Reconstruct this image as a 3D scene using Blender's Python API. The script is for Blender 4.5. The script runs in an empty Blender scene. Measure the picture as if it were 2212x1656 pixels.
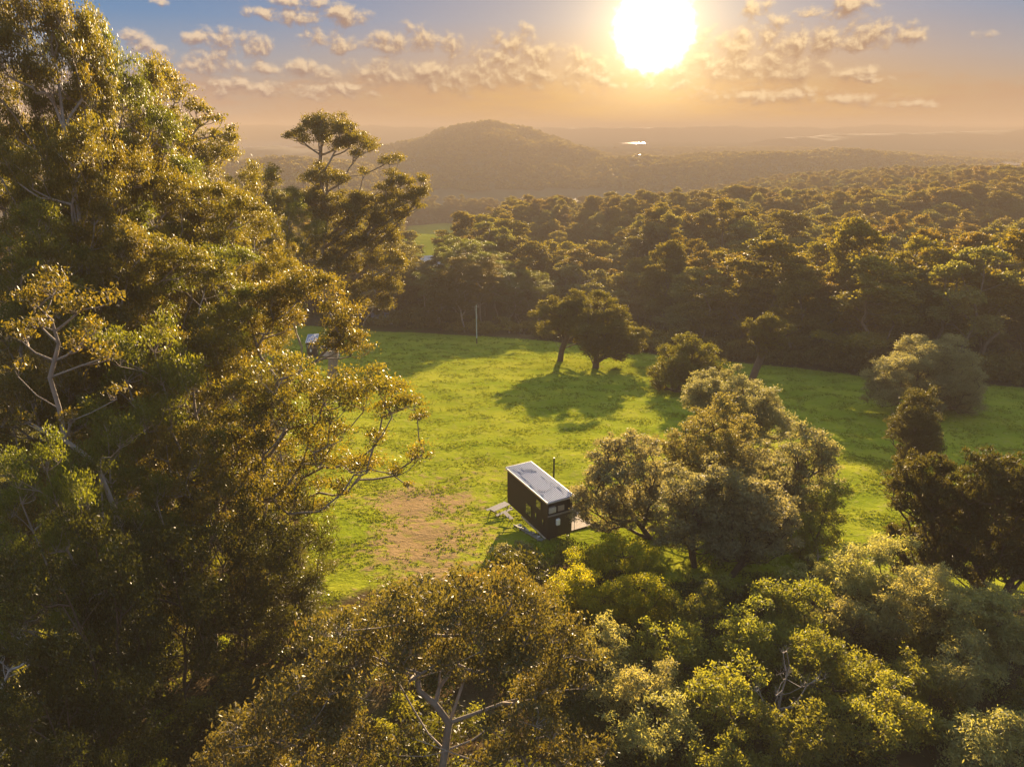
import bpy, math, random
import numpy as np
from math import radians, sin, cos, pi
from mathutils import Vector, Matrix

S = bpy.context.scene
C = S.collection

# ------------------------------------------------------------------ camera
PITCH = radians(19.4); FPX = 1562.0
cam_d = bpy.data.cameras.new("camera"); cam = bpy.data.objects.new("camera", cam_d); C.objects.link(cam)
cam_d.sensor_fit = 'HORIZONTAL'; cam_d.angle = 2 * math.atan(1106 / FPX)
cam_d.clip_start = 0.5; cam_d.clip_end = 40000
cam.location = (0, 0, 0); cam.rotation_euler = (radians(90) - PITCH, 0, 0)
S.camera = cam

# ------------------------------------------------------------------ exposure, sun, sky
EXPO = 2.95
S.view_settings.view_transform = 'Standard'; S.view_settings.look = 'None'
S.view_settings.exposure = EXPO; S.view_settings.gamma = 1.0
S.cycles.max_bounces = 5; S.cycles.diffuse_bounces = 3; S.cycles.glossy_bounces = 2
S.cycles.transmission_bounces = 3; S.cycles.transparent_max_bounces = 4; S.cycles.volume_bounces = 0
S.cycles.sample_clamp_indirect = 4.0
S.cycles.use_denoising = True
SUN_EL, SUN_AZ = 6.6, 10.1          # degrees; azimuth east of the camera's forward axis (+Y)
sd = bpy.data.lights.new("sun", 'SUN'); sd.energy = 5.0; sd.angle = radians(0.5); sd.color = (1.0, 0.73, 0.44)
sun = bpy.data.objects.new("sun", sd); C.objects.link(sun)
sdir = Vector((sin(radians(SUN_AZ)) * cos(radians(SUN_EL)), cos(radians(SUN_AZ)) * cos(radians(SUN_EL)), sin(radians(SUN_EL))))
sun.rotation_euler = sdir.to_track_quat('Z', 'Y').to_euler()

def ray(px, py):
    a = (px - 1106) / FPX; b = (828 - py) / FPX
    return np.array((a, cos(PITCH) + b * sin(PITCH), -sin(PITCH) + b * cos(PITCH)))
def azel(px, py):
    r = ray(px, py); return (math.degrees(math.atan2(r[0], r[1])), math.degrees(math.atan2(r[2], math.hypot(r[0], r[1]))))

class NB:
    """small node-tree helper"""
    def __init__(s, nt): s.nt = nt; s.n = nt.nodes; s.l = nt.links
    def new(s, t, **k):
        n = s.n.new(t)
        for a, v in k.items(): setattr(n, a, v)
        return n
    def put(s, sock, v):
        if isinstance(v, bpy.types.NodeSocket): s.l.new(v, sock)
        elif v is not None: sock.default_value = v
    def m(s, op, a=None, b=None, c=None, clamp=False):
        n = s.new('ShaderNodeMath', operation=op, use_clamp=clamp)
        for i, v in enumerate((a, b, c)):
            if v is not None: s.put(n.inputs[i], v)
        return n.outputs[0]
    def vm(s, op, a=None, b=None, scale=None):
        n = s.new('ShaderNodeVectorMath', operation=op)
        s.put(n.inputs[0], a)
        if b is not None: s.put(n.inputs[1], b)
        if scale is not None: s.put(n.inputs['Scale'], scale)
        return n.outputs['Value'] if op in ('LENGTH', 'DOT_PRODUCT', 'DISTANCE') else n.outputs[0]
    def mix(s, f, a, b, blend='MIX'):
        n = s.new('ShaderNodeMix', data_type='RGBA', blend_type=blend)
        s.put(n.inputs[0], f); s.put(n.inputs[6], a); s.put(n.inputs[7], b)
        return n.outputs[2]
    def ss(s, x, lo, hi):
        n = s.new('ShaderNodeMapRange', interpolation_type='SMOOTHSTEP')
        s.put(n.inputs[0], x); n.inputs[1].default_value = lo; n.inputs[2].default_value = hi
        return n.outputs[0]
    def noise(s, v, scale, detail=3, rough=.55, dist=0.0):
        n = s.new('ShaderNodeTexNoise')
        if v is not None: s.l.new(v, n.inputs['Vector'])
        n.inputs['Scale'].default_value = scale; n.inputs['Detail'].default_value = detail
        n.inputs['Roughness'].default_value = rough; n.inputs['Distortion'].default_value = dist
        return n.outputs['Fac']
    def ramp(s, x, stops):
        n = s.new('ShaderNodeValToRGB'); e = n.color_ramp.elements
        while len(e) < len(stops): e.new(0.5)
        for q, (p, c) in zip(e, stops): q.position = p; q.color = (*c, 1)
        s.put(n.inputs[0], x); return n.outputs[0]

K = 1.0 / 2 ** EXPO                  # picture level -> scene level for what gives off light (the sky)
def lin(r, g, b):
    f = lambda c: (c / 255 / 12.92) if c <= 10 else ((c / 255 + .055) / 1.055) ** 2.4
    return (f(r), f(g), f(b))
def k4(c, m=1.0): return (c[0] * K * m, c[1] * K * m, c[2] * K * m, 1)

CLOUDS = [  # centre and half-size of each cumulus, converted to azimuth / elevation
 (480,88,50,26),(540,98,40,22),(430,82,30,14),(285,75,26,12),(320,108,50,18),(440,135,40,24),(490,146,36,14),(640,35,60,18),(590,30,50,12),(750,35,50,16),
 (690,86,40,22),(720,98,28,16),(640,5,70,10),(850,88,56,20),(910,82,50,26),(800,92,40,14),(975,104,30,22),(1110,98,50,32),(1080,115,60,26),(1150,125,60,26),
 (640,152,50,18),(700,160,40,16),(580,150,40,12),(820,158,70,26),(900,165,90,22),(1000,168,100,26),(1120,158,100,30),(1240,150,80,30),(1290,165,60,30),
 (480,185,60,18),(560,195,50,14),(700,190,120,18),
 (1640,35,34,30),(1665,62,36,26),(1600,95,60,34),(1570,120,80,40),(1680,110,80,36),(1650,145,110,26),(1720,150,60,20),(1560,170,120,30),(1820,160,70,12),(1880,170,40,8),
 (1820,20,44,30),(1790,80,36,26),(1850,60,50,36),(1900,75,50,26),(1960,72,40,22),(1860,95,60,18),(1760,22,40,10),(2110,75,24,10),(2135,72,20,8),(345,5,20,8),
 (1680,205,120,14),(1820,215,120,10),(1480,180,80,14),(1940,225,90,8),
]
world = bpy.data.worlds.new("World"); S.world = world; world.use_nodes = True
def build_world():
    nt = world.node_tree; nt.nodes.clear(); B = NB(nt)
    out = B.new('ShaderNodeOutputWorld'); bg = B.new('ShaderNodeBackground')
    sky = B.new('ShaderNodeTexSky', sky_type='NISHITA', sun_disc=False)
    sky.sun_elevation = radians(SUN_EL); sky.sun_rotation = radians(SUN_AZ)
    sky.altitude = 120; sky.air_density = 1.0; sky.dust_density = 1.2; sky.ozone_density = 1.0
    nish = B.vm('SCALE', sky.outputs[0], scale=SKY_STRENGTH)
    tc = B.new('ShaderNodeTexCoord').outputs['Generated']
    sp = B.new('ShaderNodeSeparateXYZ'); B.l.new(tc, sp.inputs[0])
    az = B.m('MULTIPLY', B.m('ARCTAN2', sp.outputs[0], sp.outputs[1]), 180 / pi)
    el = B.m('MULTIPLY', B.m('ARCSINE', sp.outputs[2]), 180 / pi)
    # clear sky of the low western sky: gold at the horizon, mauve, then blue away from the sun
    side = B.m('MULTIPLY', B.m('ABSOLUTE', B.m('SUBTRACT', az, SUN_AZ)), 1 / 48.0, clamp=True)
    u = B.m('MULTIPLY', el, 1 / 12.0, clamp=True)
    near = B.ramp(u, [(0, lin(226, 166, 84)), (.18, lin(222, 172, 98)), (.38, lin(206, 172, 140)), (.6, lin(178, 170, 172)), (1, lin(125, 146, 178))])
    far = B.ramp(u, [(0, lin(186, 158, 142)), (.2, lin(172, 158, 150)), (.38, lin(140, 158, 178)), (.6, lin(88, 140, 186)), (1, lin(58, 112, 172))])
    grad = B.mix(B.ss(side, 0.05, .8), near, far)
    grad = B.vm('SCALE', grad, scale=K)
    # cumulus
    cv = B.new('ShaderNodeCombineXYZ'); B.l.new(az, cv.inputs[0]); B.l.new(el, cv.inputs[1])
    grp = bpy.data.node_groups.new("cumulus", 'ShaderNodeTree'); G = NB(grp)
    grp.interface.new_socket("P", in_out='INPUT', socket_type='NodeSocketVector')
    grp.interface.new_socket("F", in_out='OUTPUT', socket_type='NodeSocketFloat')
    gi = G.new('NodeGroupInput'); go = G.new('NodeGroupOutput'); P = gi.outputs[0]
    acc = None
    for px, py, rx, ry in CLOUDS:
        a, e = azel(px, py); a2, e2 = azel(px + rx, py); a3, e3 = azel(px, py - ry)
        d = G.vm('LENGTH', G.vm('MULTIPLY', G.vm('SUBTRACT', P, (a, e, 0)), (.80 / (a2 - a), .66 / (e3 - e), 0)))
        v = G.m('SUBTRACT', 1.0, G.m('MULTIPLY', d, d))
        acc = v if acc is None else G.m('SMOOTH_MAX', acc, v, .3)
    acc = G.m('MULTIPLY', G.m('MAXIMUM', acc, -2.4), .85)
    wv = G.vm('MULTIPLY', P, (1, 1.15, 0))
    n1 = G.noise(wv, .72, 9, .63, .2)
    n2 = G.noise(wv, .17, 3, .5)
    f = G.m('ADD', acc, G.m('MULTIPLY', G.m('SUBTRACT', n1, .5), 4.6))
    f = G.m('ADD', f, G.m('MULTIPLY', G.m('SUBTRACT', n2, .5), .9))
    G.l.new(f, go.inputs[0])
    def field(off):
        g = B.new('ShaderNodeGroup'); g.node_tree = grp
        B.l.new(B.vm('ADD', cv.outputs[0], off), g.inputs[0]); return g.outputs[0]
    f0 = field((0, 0, 0)); f1 = field((0.12, .34, 0))
    dens = B.ss(f0, -.12, 1.15)
    lit = B.ss(B.m('SUBTRACT', f0, f1), -.5, .9)
    body = B.mix(side, (*lin(168, 126, 92), 1), (*lin(140, 128, 138), 1))
    edge = B.mix(side, (*lin(250, 216, 164), 1), (*lin(228, 204, 182), 1))
    ccol = B.vm('SCALE', B.mix(lit, body, edge), scale=K)
    thin = B.m('MULTIPLY', dens, .95)
    # low stratus bank, thickening to the left
    bank_top = B.m('ADD', 3.4, B.m('MULTIPLY', B.m('SUBTRACT', B.noise(B.vm('MULTIPLY', cv.outputs[0], (.22, .5, 0)), 1.0, 7, .62), .5), 4.0))
    bank = B.ss(B.m('SUBTRACT', bank_top, el), -.15, .5)
    bank = B.m('MULTIPLY', bank, B.m('MULTIPLY', B.ss(B.noise(B.vm('MULTIPLY', cv.outputs[0], (.20, 1.3, 0)), 1.0, 7, .62), .36, .6), .85))
    bcol = B.vm('SCALE', B.mix(side, (*lin(214, 164, 104), 1), (*lin(172, 146, 142), 1)), scale=K)
    c = B.mix(bank, grad, bcol)
    c = B.mix(thin, c, ccol)
    low = B.ss(el, 30, 14)               # the band near the horizon; above it the plain sky model
    # the sun behind thin cloud, and its aureole
    dt = B.vm('DOT_PRODUCT', B.vm('NORMALIZE', tc), tuple(DISC))
    ang = B.m('MULTIPLY', B.m('ARCCOSINE', B.m('MINIMUM', dt, 1.0)), 180 / pi)
    angn = B.m('ADD', ang, B.m('MULTIPLY', B.m('SUBTRACT', n_(B, cv, 1.3), .5), 1.5))
    disc = B.ss(angn, 3.15, 1.1)
    halo = B.m('POWER', 2.718, B.m('MULTIPLY', ang, -1 / 2.6))
    halo2 = B.m('POWER', 2.718, B.m('MULTIPLY', ang, -1 / 9.0))
    c = B.vm('ADD', c, B.vm('SCALE', (1.0, .78, .40), scale=B.m('MULTIPLY', halo, 2.4 * K)))
    c = B.vm('ADD', c, B.vm('SCALE', (1.0, .62, .24), scale=B.m('MULTIPLY', halo2, .30 * K)))
    c = B.vm('ADD', c, B.vm('SCALE', (1.0, .97, .90), scale=B.m('MULTIPLY', disc, 6.0 * K)))
    B.l.new(c, bg.inputs[0]); bg.inputs[1].default_value = 1.0
    hi = B.new('ShaderNodeBackground'); B.l.new(nish, hi.inputs[0]); mx = B.new('ShaderNodeMixShader')
    B.l.new(low, mx.inputs[0]); B.l.new(hi.outputs[0], mx.inputs[1]); B.l.new(bg.outputs[0], mx.inputs[2]); B.l.new(mx.outputs[0], out.inputs[0])
    world.cycles.sampling_method = 'NONE'
def n_(B, cv, s): return B.noise(cv.outputs[0], s, 5)
SKY_STRENGTH = 0.095
_r = ray(1412, 64); DISC = _r / np.linalg.norm(_r)
build_world()

# ------------------------------------------------------------------ helpers
def tag(o, label=None, cat=None, group=None, kind=None):
    if label: o['label'] = label
    if cat: o['category'] = cat
    if group: o['group'] = group
    if kind: o['kind'] = kind
    return o
def empty(name, loc, rz=0):
    o = bpy.data.objects.new(name, None); C.objects.link(o); o.location = loc; o.rotation_euler = (0, 0, rz); o.empty_display_size = .5
    return o
def link(name, me, parent=None, loc=None):
    o = bpy.data.objects.new(name, me); C.objects.link(o)
    if parent: o.parent = parent
    if loc is not None: o.location = loc
    return o
def mesh_np(name, verts, faces, mat, tint=None, smooth=False):
    """faces: (n,k) int array"""
    verts = np.asarray(verts, np.float32); faces = np.asarray(faces, np.int32)
    me = bpy.data.meshes.new(name); n, k = faces.shape
    me.vertices.add(len(verts)); me.vertices.foreach_set('co', verts.ravel())
    me.loops.add(n * k); me.loops.foreach_set('vertex_index', faces.ravel())
    me.polygons.add(n); me.polygons.foreach_set('loop_start', np.arange(0, n * k, k, dtype=np.int32))
    if smooth: me.polygons.foreach_set('use_smooth', np.ones(n, bool))
    if tint is not None:
        a = me.attributes.new('tint', 'FLOAT', 'FACE'); a.data.foreach_set('value', np.asarray(tint, np.float32))
    me.update(); me.validate()
    if mat: me.materials.append(mat)
    return me
class MB:
    """collects boxes, bars and tubes into one mesh"""
    def __init__(s): s.v = []; s.f = []
    def add(s, vs, fs):
        o = len(s.v); s.v += [tuple(v) for v in vs]; s.f += [tuple(i + o for i in f) for f in fs]; return s
    def box(s, x0, x1, y0, y1, z0, z1, b=0.0):
        if b <= 0:
            vs = [(x, y, z) for z in (z0, z1) for y in (y0, y1) for x in (x0, x1)]
            return s.add(vs, [(0, 2, 3, 1), (4, 5, 7, 6), (0, 1, 5, 4), (2, 6, 7, 3), (0, 4, 6, 2), (1, 3, 7, 5)])
        vs = []
        for z, i in ((z0, b), (z0 + b, 0), (z1 - b, 0), (z1, b)):
            vs += [(x0 + i + (b if i == 0 else 0), y0 + i, z), (x1 - i - (b if i == 0 else 0), y0 + i, z), (x1 - i, y0 + i + (b if i == 0 else 0), z), (x1 - i, y1 - i - (b if i == 0 else 0), z),
                   (x1 - i - (b if i == 0 else 0), y1 - i, z), (x0 + i + (b if i == 0 else 0), y1 - i, z), (x0 + i, y1 - i - (b if i == 0 else 0), z), (x0 + i, y0 + i + (b if i == 0 else 0), z)]
        fs = [tuple(range(7, -1, -1)), tuple(range(24, 32))]
        for k in range(3):
            for j in range(8): fs.append((k * 8 + j, k * 8 + (j + 1) % 8, k * 8 + 8 + (j + 1) % 8, k * 8 + 8 + j))
        return s.add(vs, fs)
    def bar(s, p, q, r, n=8, r2=None):
        p = Vector(p); q = Vector(q); r2 = r if r2 is None else r2; d = (q - p).normalized()
        u = d.orthogonal().normalized(); w = d.cross(u); vs = []
        for c, rr in ((p, r), (q, r2)):
            for k in range(n): vs.append(c + (u * cos(2 * pi * k / n) + w * sin(2 * pi * k / n)) * rr)
        fs = [(k, (k + 1) % n, n + (k + 1) % n, n + k) for k in range(n)] + [tuple(range(n - 1, -1, -1)), tuple(range(n, 2 * n))]
        return s.add(vs, fs)
    def build(s, name, mat, parent=None, smooth=False):
        me = bpy.data.meshes.new(name); me.from_pydata(s.v, [], s.f); me.update()
        if smooth: me.polygons.foreach_set('use_smooth', [True] * len(me.polygons))
        me.materials.append(mat); return link(name, me, parent)

# ------------------------------------------------------------------ materials
def simple(name, col, rough=.6, metal=0.0, var=.25, scale=3.0, spec=.4, bump=0.0):
    m = bpy.data.materials.new(name); m.use_nodes = True; B = NB(m.node_tree); p = B.n['Principled BSDF']
    tc = B.new('ShaderNodeTexCoord').outputs['Object']
    n = B.noise(tc, scale, 5)
    c = B.mix(n, (*[x * (1 - var) for x in col], 1), (*[min(1, x * (1 + var)) for x in col], 1))
    B.l.new(c, p.inputs['Base Color']); p.inputs['Roughness'].default_value = rough; p.inputs['Metallic'].default_value = metal
    p.inputs['Specular IOR Level'].default_value = spec
    if bump:
        b = B.new('ShaderNodeBump'); b.inputs['Strength'].default_value = bump; b.inputs['Distance'].default_value = .05
        B.l.new(B.noise(tc, scale * 6, 4), b.inputs['Height']); B.l.new(b.outputs[0], p.inputs['Normal'])
    return m
def leafmat(name, a, b, trans=(1.5, 1.5, .6), tf=.42, rough=.42, spec=.35, tip=None, objvar=.25):
    m = bpy.data.materials.new(name); m.use_nodes = True; B = NB(m.node_tree); p = B.n['Principled BSDF']; out = B.n['Material Output']
    at = B.new('ShaderNodeAttribute', attribute_name='tint').outputs['Fac']
    c = B.mix(at, (*a, 1), (*b, 1))
    if tip: c = B.mix(B.ss(at, .86, .97), c, (*tip, 1))
    oi = B.new('ShaderNodeObjectInfo').outputs['Random']
    hs = B.new('ShaderNodeHueSaturation')
    B.put(hs.inputs['Value'], B.m('ADD', 1 - objvar / 2, B.m('MULTIPLY', oi, objvar)))
    B.put(hs.inputs['Hue'], B.m('ADD', .488, B.m('MULTIPLY', B.m('FRACT', B.m('MULTIPLY', oi, 7.3)), .024)))
    B.l.new(c, hs.inputs['Color']); c = hs.outputs[0]
    B.l.new(c, p.inputs['Base Color']); p.inputs['Roughness'].default_value = rough; p.inputs['Specular IOR Level'].default_value = spec
    t = B.new('ShaderNodeBsdfTranslucent'); B.l.new(B.vm('MULTIPLY', c, trans), t.inputs[0])
    mx = B.new('ShaderNodeMixShader'); mx.inputs[0].default_value = tf
    B.l.new(p.outputs[0], mx.inputs[1]); B.l.new(t.outputs[0], mx.inputs[2]); B.l.new(mx.outputs[0], out.inputs[0])
    return m
M = {}
T = (2.15, 2.0, .45)
M['gum'] = leafmat('gum_leaves', (.05, .052, .012), (.13, .098, .018), T, .45, .48, .26, (.20, .13, .03))
M['greengum'] = leafmat('green_gum_leaves', (.045, .058, .012), (.115, .112, .02), T, .45, .48, .26)
M['karri'] = leafmat('karri_leaves', (.05, .046, .012), (.115, .085, .018), T, .42, .55, .2)
M['redgum'] = leafmat('red_tinged_leaves', (.052, .05, .017), (.112, .086, .027), (1.75, 1.55, .5), .42, .48, .3, (.15, .075, .028))
M['forest_brown'] = leafmat('forest_leaves', (.075, .055, .018), (.14, .098, .026), T, .38, .65, .1, objvar=.5)
M['forest_grey'] = leafmat('forest_leaves', (.075, .075, .03), (.14, .125, .045), T, .38, .65, .1, objvar=.5)
M['acacia'] = leafmat('yellow_wattle_leaves', (.13, .145, .012), (.21, .19, .014), T, .48, .6, .15)
M['olive'] = leafmat('olive_leaves', (.085, .097, .026), (.16, .147, .036), T, .46, .6, .12)
M['pale'] = leafmat('pale_grey_leaves', (.15, .155, .06), (.25, .235, .092), (1.8, 1.6, .7), .45, .6, .12)
M['mauve'] = leafmat('grey_brown_leaves', (.118, .11, .058), (.205, .182, .094), (1.6, 1.5, .7), .44, .6, .12)
M['orange'] = leafmat('golden_brown_leaves', (.095, .09, .035), (.16, .138, .055), (1.7, 1.55, .6), .46, .6, .12)
M['round'] = leafmat('paddock_leaves', (.055, .055, .012), (.10, .085, .018), T, .42, .6, .15)
M['sheoak'] = leafmat('dark_needle_leaves', (.032, .034, .012), (.078, .066, .02), (1.6, 1.5, .5), .42, .6, .12)
M['forest'] = leafmat('forest_leaves', (.062, .056, .015), (.135, .105, .022), T, .44, .65, .1, objvar=.5)
M['dark'] = leafmat('shade_darkened_leaves', (.02, .025, .008), (.055, .052, .012), T, .42, .45, .25)  # shade of the lower left hollow put into the leaf colour
M['lime'] = leafmat('lime_shrub_leaves', (.11, .15, .015), (.19, .21, .02), T, .48, .5, .3)
M['bark'] = simple('pale_grey_bark', (.20, .165, .135), .8, 0, .45, 1.6, .2, .5)
M['forestbark'] = simple('grey_brown_bark', (.115, .088, .066), .85, 0, .4, .8, .2, .0)
M['darkbark'] = simple('dark_brown_bark', (.075, .05, .036), .85, 0, .4, 2.2, .2, .5)
M['deadwood'] = simple('bleached_dead_wood', (.33, .28, .25), .8, 0, .3, 4, .2, .3)

# ------------------------------------------------------------------ terrain
_ys = np.linspace(-200, 12000, 24401)
def sstep(x, a, b):
    t = np.clip((x - a) / (b - a), 0, 1); return t * t * (3 - 2 * t)
_sl = .17 + (.037 - .17) * sstep(_ys, 165, 235) - .037 * sstep(_ys, 1150, 1500)
_zz = np.concatenate(([0], np.cumsum((_sl[1:] + _sl[:-1]) / 2 * np.diff(_ys)))); _zz = -23.7 - (_zz - np.interp(0, _ys, _zz))
def G(x, y):
    x = np.asarray(x, float); y = np.asarray(y, float)
    z = np.interp(y, _ys, _zz)
    z = z - 15 * sstep(y, 204 - .12 * x, 244 - .12 * x) * (1 - sstep(y, 330, 460)) * sstep(x, -14, 14) * (1 - sstep(x, 38, 62))
    z = z + 15 * sstep(y, 170, 520) * sstep(x, 70, 340) * (1 - sstep(y, 700, 1250))
    z = z - 22 * sstep(y, 430, 720) * (1 - sstep(x, 150, 420)) * (1 - sstep(y, 900, 1500)) + 34 * sstep(y, 1500, 2500)
    z = z + 5 * sstep(y, 210, 320) * (1 - sstep(y, 500, 800)) * np.sin(x * .021 + y * .012) * np.sin(y * .019 - x * .006)
    z = z + .10 * np.sin(x * .21 + 1.3 * np.sin(y * .07)) + .10 * np.sin(y * .17 + x * .05)
    near = 1 - sstep(np.hypot(x, y), 150, 500)
    z = z + near * (.05 * np.sin(x * .9 + y * .35) + .05 * np.sin(y * 1.1 - x * .4))
    z = z + 1.5 * sstep(y, 900, 2500) * np.sin(x * .004 + y * .003) * np.sin(y * .0023)
    return z
def g1(x, y): return float(G(x, y))
def W(px, py, y):
    r = ray(px, py); t = y / r[1]; return np.array((r[0] * t, y, r[2] * t))
def ground_at(px, py):
    r = ray(px, py); t = np.linspace(15, 3000, 60000); h = r[2] * t - G(r[0] * t, r[1] * t)
    i = int(np.argmax(h < 0)); return np.array((r[0] * t[i], r[1] * t[i], g1(r[0] * t[i], r[1] * t[i])))

PADDOCK = [ground_at(*p)[:2] for p in [(520,690),(640,702),(830,716),(1000,724),(1200,738),(1440,768),(1700,793),(1900,818),(2215,838)]] + [np.array(p) for p in [(150, 128), (150, 60), (75, 42), (42, 38)]] + \
          [ground_at(*p)[:2] for p in [(1780,1230),(1620,1260),(1420,1260),(1270,1200),(1080,1215),(1000,1240),(700,1290),(660,1200),(640,1000),(600,900)]] + [np.array((-75, 140)), np.array((-110, 190))]
PADDOCK = np.array(PADDOCK)
def poly_sd(P, x, y):
    """signed distance to polygon (positive inside)"""
    x = np.asarray(x, float); y = np.asarray(y, float); d = np.full(x.shape, 1e9); ins = np.zeros(x.shape, bool)
    for i in range(len(P)):
        a, b = P[i - 1], P[i]; ex, ey = b - a
        t = np.clip(((x - a[0]) * ex + (y - a[1]) * ey) / (ex * ex + ey * ey), 0, 1)
        d = np.minimum(d, np.hypot(x - a[0] - t * ex, y - a[1] - t * ey))
        c = ((a[1] > y) != (b[1] > y)) & (x < (b[0] - a[0]) * (y - a[1]) / (b[1] - a[1] + 1e-12) + a[0]); ins ^= c
    return np.where(ins, d, -d)
FIELD = np.array([W(875, 600, 300)[:2], W(955, 600, 300)[:2], W(1000, 540, 400)[:2], W(1085, 470, 600)[:2], W(1075, 452, 800)[:2], W(960, 445, 860)[:2], W(880, 455, 820)[:2], W(850, 520, 500)[:2]])

def step_axis(lo, hi, s0, k):
    a = [0.0]
    while a[-1] < hi: a.append(a[-1] + max(s0, k * abs(a[-1])))
    b = [0.0]
    while b[-1] > lo: b.append(b[-1] - max(s0, k * abs(b[-1])))
    return np.array(b[:0:-1] + a)
def build_ground():
    xs = step_axis(-4800, 4800, 1.2, .019); ys = step_axis(-90, 4950, 1.2, .017)
    X, Y = np.meshgrid(xs, ys); Z = G(X, Y); n, mcol = X.shape
    V = np.stack((X, Y, Z), -1).reshape(-1, 3)
    i = np.arange(n - 1)[:, None] * mcol + np.arange(mcol - 1)[None]; i = i.ravel()
    F = np.stack((i, i + 1, i + mcol + 1, i + mcol), -1)
    m = bpy.data.materials.new('paddock_and_forest_floor'); m.use_nodes = True; B = NB(m.node_tree); p = B.n['Principled BSDF']
    pos = B.new('ShaderNodeNewGeometry').outputs['Position']
    pad = B.new('ShaderNodeAttribute', attribute_name='paddock').outputs['Fac']; dirt = B.new('ShaderNodeAttribute', attribute_name='dirt').outputs['Fac']
    far = B.new('ShaderNodeAttribute', attribute_name='far').outputs['Fac']
    n1 = B.noise(pos, .09, 5, .6); n2 = B.noise(pos, .9, 5, .65); n3 = B.noise(pos, 4.0, 3)
    gr = B.mix(B.ss(n1, .35, .68), (.13, .16, .010, 1), (.21, .215, .018, 1))
    gr = B.mix(B.ss(n2, .52, .72), gr, (.20, .19, .045, 1))
    gr = B.mix(B.ss(n3, .60, .82), gr, (.085, .115, .008, 1))
    dc = B.mix(n2, (.13, .085, .035, 1), (.25, .175, .085, 1))
    dm = B.ss(B.m('ADD', dirt, B.m('ADD', B.m('MULTIPLY', B.m('SUBTRACT', n2, .5), 2.2), B.m('MULTIPLY', B.m('SUBTRACT', n1, .5), 1.4))), .38, .95)
    gr = B.mix(dm, gr, dc)
    fl = B.mix(n2, (.035, .024, .013, 1), (.085, .06, .03, 1)); fl = B.mix(B.ss(n1, .5, .65), fl, (.05, .06, .014, 1))
    pm = B.ss(B.m('ADD', pad, B.m('MULTIPLY', B.m('SUBTRACT', n2, .5), .6)), .35, .65)
    c = B.mix(pm, fl, gr)
    n4 = B.noise(B.vm('MULTIPLY', pos, (1, .6, 0)), .0045, 4, .6); n5 = B.noise(pos, .03, 4)
    fc = B.mix(B.ss(n4, .54, .60), B.mix(n5, (.03, .032, .014, 1), (.05, .048, .02, 1)), (.12, .12, .045, 1))
    c = B.mix(far, c, fc)
    B.l.new(c, p.inputs['Base Color']); p.inputs['Roughness'].default_value = 1; p.inputs['Specular IOR Level'].default_value = .0
    b = B.new('ShaderNodeBump'); b.inputs['Strength'].default_value = .8; b.inputs['Distance'].default_value = .25
    B.l.new(B.m('ADD', n2, B.m('MULTIPLY', n3, .4)), b.inputs['Height']); B.l.new(b.outputs[0], p.inputs['Normal'])
    me = mesh_np('ground', V, F, m, smooth=True)
    x, y = V[:, 0], V[:, 1]; near = (np.hypot(x, y) < 1300)
    pd = np.full(len(x), -99.0); pd[near] = np.maximum(poly_sd(PADDOCK, x[near], y[near]), poly_sd(FIELD, x[near], y[near]) / 4)
    def attr(name, v):
        a = me.attributes.new(name, 'FLOAT', 'POINT'); a.data.foreach_set('value', v.astype(np.float32))
    attr('paddock', np.clip(pd / 5 + .5, 0, 1))
    a0 = ground_at(930, 1110)[:2]
    dd = np.zeros(len(x))
    for px, py, rx, ry, w in [(905,1085,11,7,1.0),(900,1170,11,7,1.0),(930,1240,9,5,.85),(840,1140,6,6,.75),(960,1040,9,4,.6),(760,1200,5,5,.55),(1080,1030,9,3,.5),(1290,790,4,3,.7),(1045,1000,10,3,.45)]:
        q = ground_at(px, py); e = np.hypot((x - q[0]) / rx * 1.6, (y - q[1]) / ry); dd = np.maximum(dd, w * np.exp(-e ** 2))
    for (pa, pb) in [((868, 1080), (885, 1250)), ((925, 1080), (960, 1240))]:
        qa, qb = ground_at(*pa)[:2], ground_at(*pb)[:2]; ex, ey = qb - qa
        t = np.clip(((x - qa[0]) * ex + (y - qa[1]) * ey) / (ex * ex + ey * ey), 0, 1)
        dd = np.maximum(dd, .8 * np.exp(-(np.hypot(x - qa[0] - t * ex, y - qa[1] - t * ey) / .7) ** 2))
    attr('dirt', dd); attr('far', sstep(np.hypot(x, y), 900, 1500))
    o = link('ground', me); tag(o, 'grassy paddock and forest floor falling away to a hazy plain', None, None, 'structure')
build_ground()

def ridge(name, label, pts, Y, front, back, mat, amp=2.0, base=-100):
    """a hill whose skyline follows pts (x, z) at distance Y"""
    pts = np.array(pts, float); xs = np.linspace(pts[0, 0], pts[-1, 0], 260); tops = np.interp(xs, pts[:, 0], pts[:, 1])
    k = np.ones(9) / 9; tops = np.convolve(np.pad(tops, 4, mode='edge'), k, 'valid')
    ys = np.concatenate((np.linspace(-1, 0, 40)[:-1] * front, np.linspace(0, 1, 26) * back))
    X, D = np.meshgrid(xs, ys); h = tops[None] - base
    fall = np.where(D < 0, .5 + .5 * np.cos(pi * np.clip(-D / front, 0, 1)), .5 + .5 * np.cos(pi * np.clip(D / back, 0, 1)))
    Z = base + h * fall + amp * (np.sin(X * .031 + D * .011) + np.sin(X * .013 - D * .023) + .6 * np.sin(X * .071 + 2 * np.sin(D * .02))) * fall
    V = np.stack((X, Y + D, Z), -1).reshape(-1, 3); n, mc = X.shape
    i = (np.arange(n - 1)[:, None] * mc + np.arange(mc - 1)[None]).ravel()
    o = link(name, mesh_np(name, V, np.stack((i, i + 1, i + mc + 1, i + mc), -1), mat, smooth=True)); tag(o, label, None, None, 'structure')
    return lambda x, y: None, (xs, ys + Y, Z)
M['hillwood'] = simple('wooded_hillside', (.045, .045, .018), .9, 0, .5, .03, .1, .0)
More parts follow.
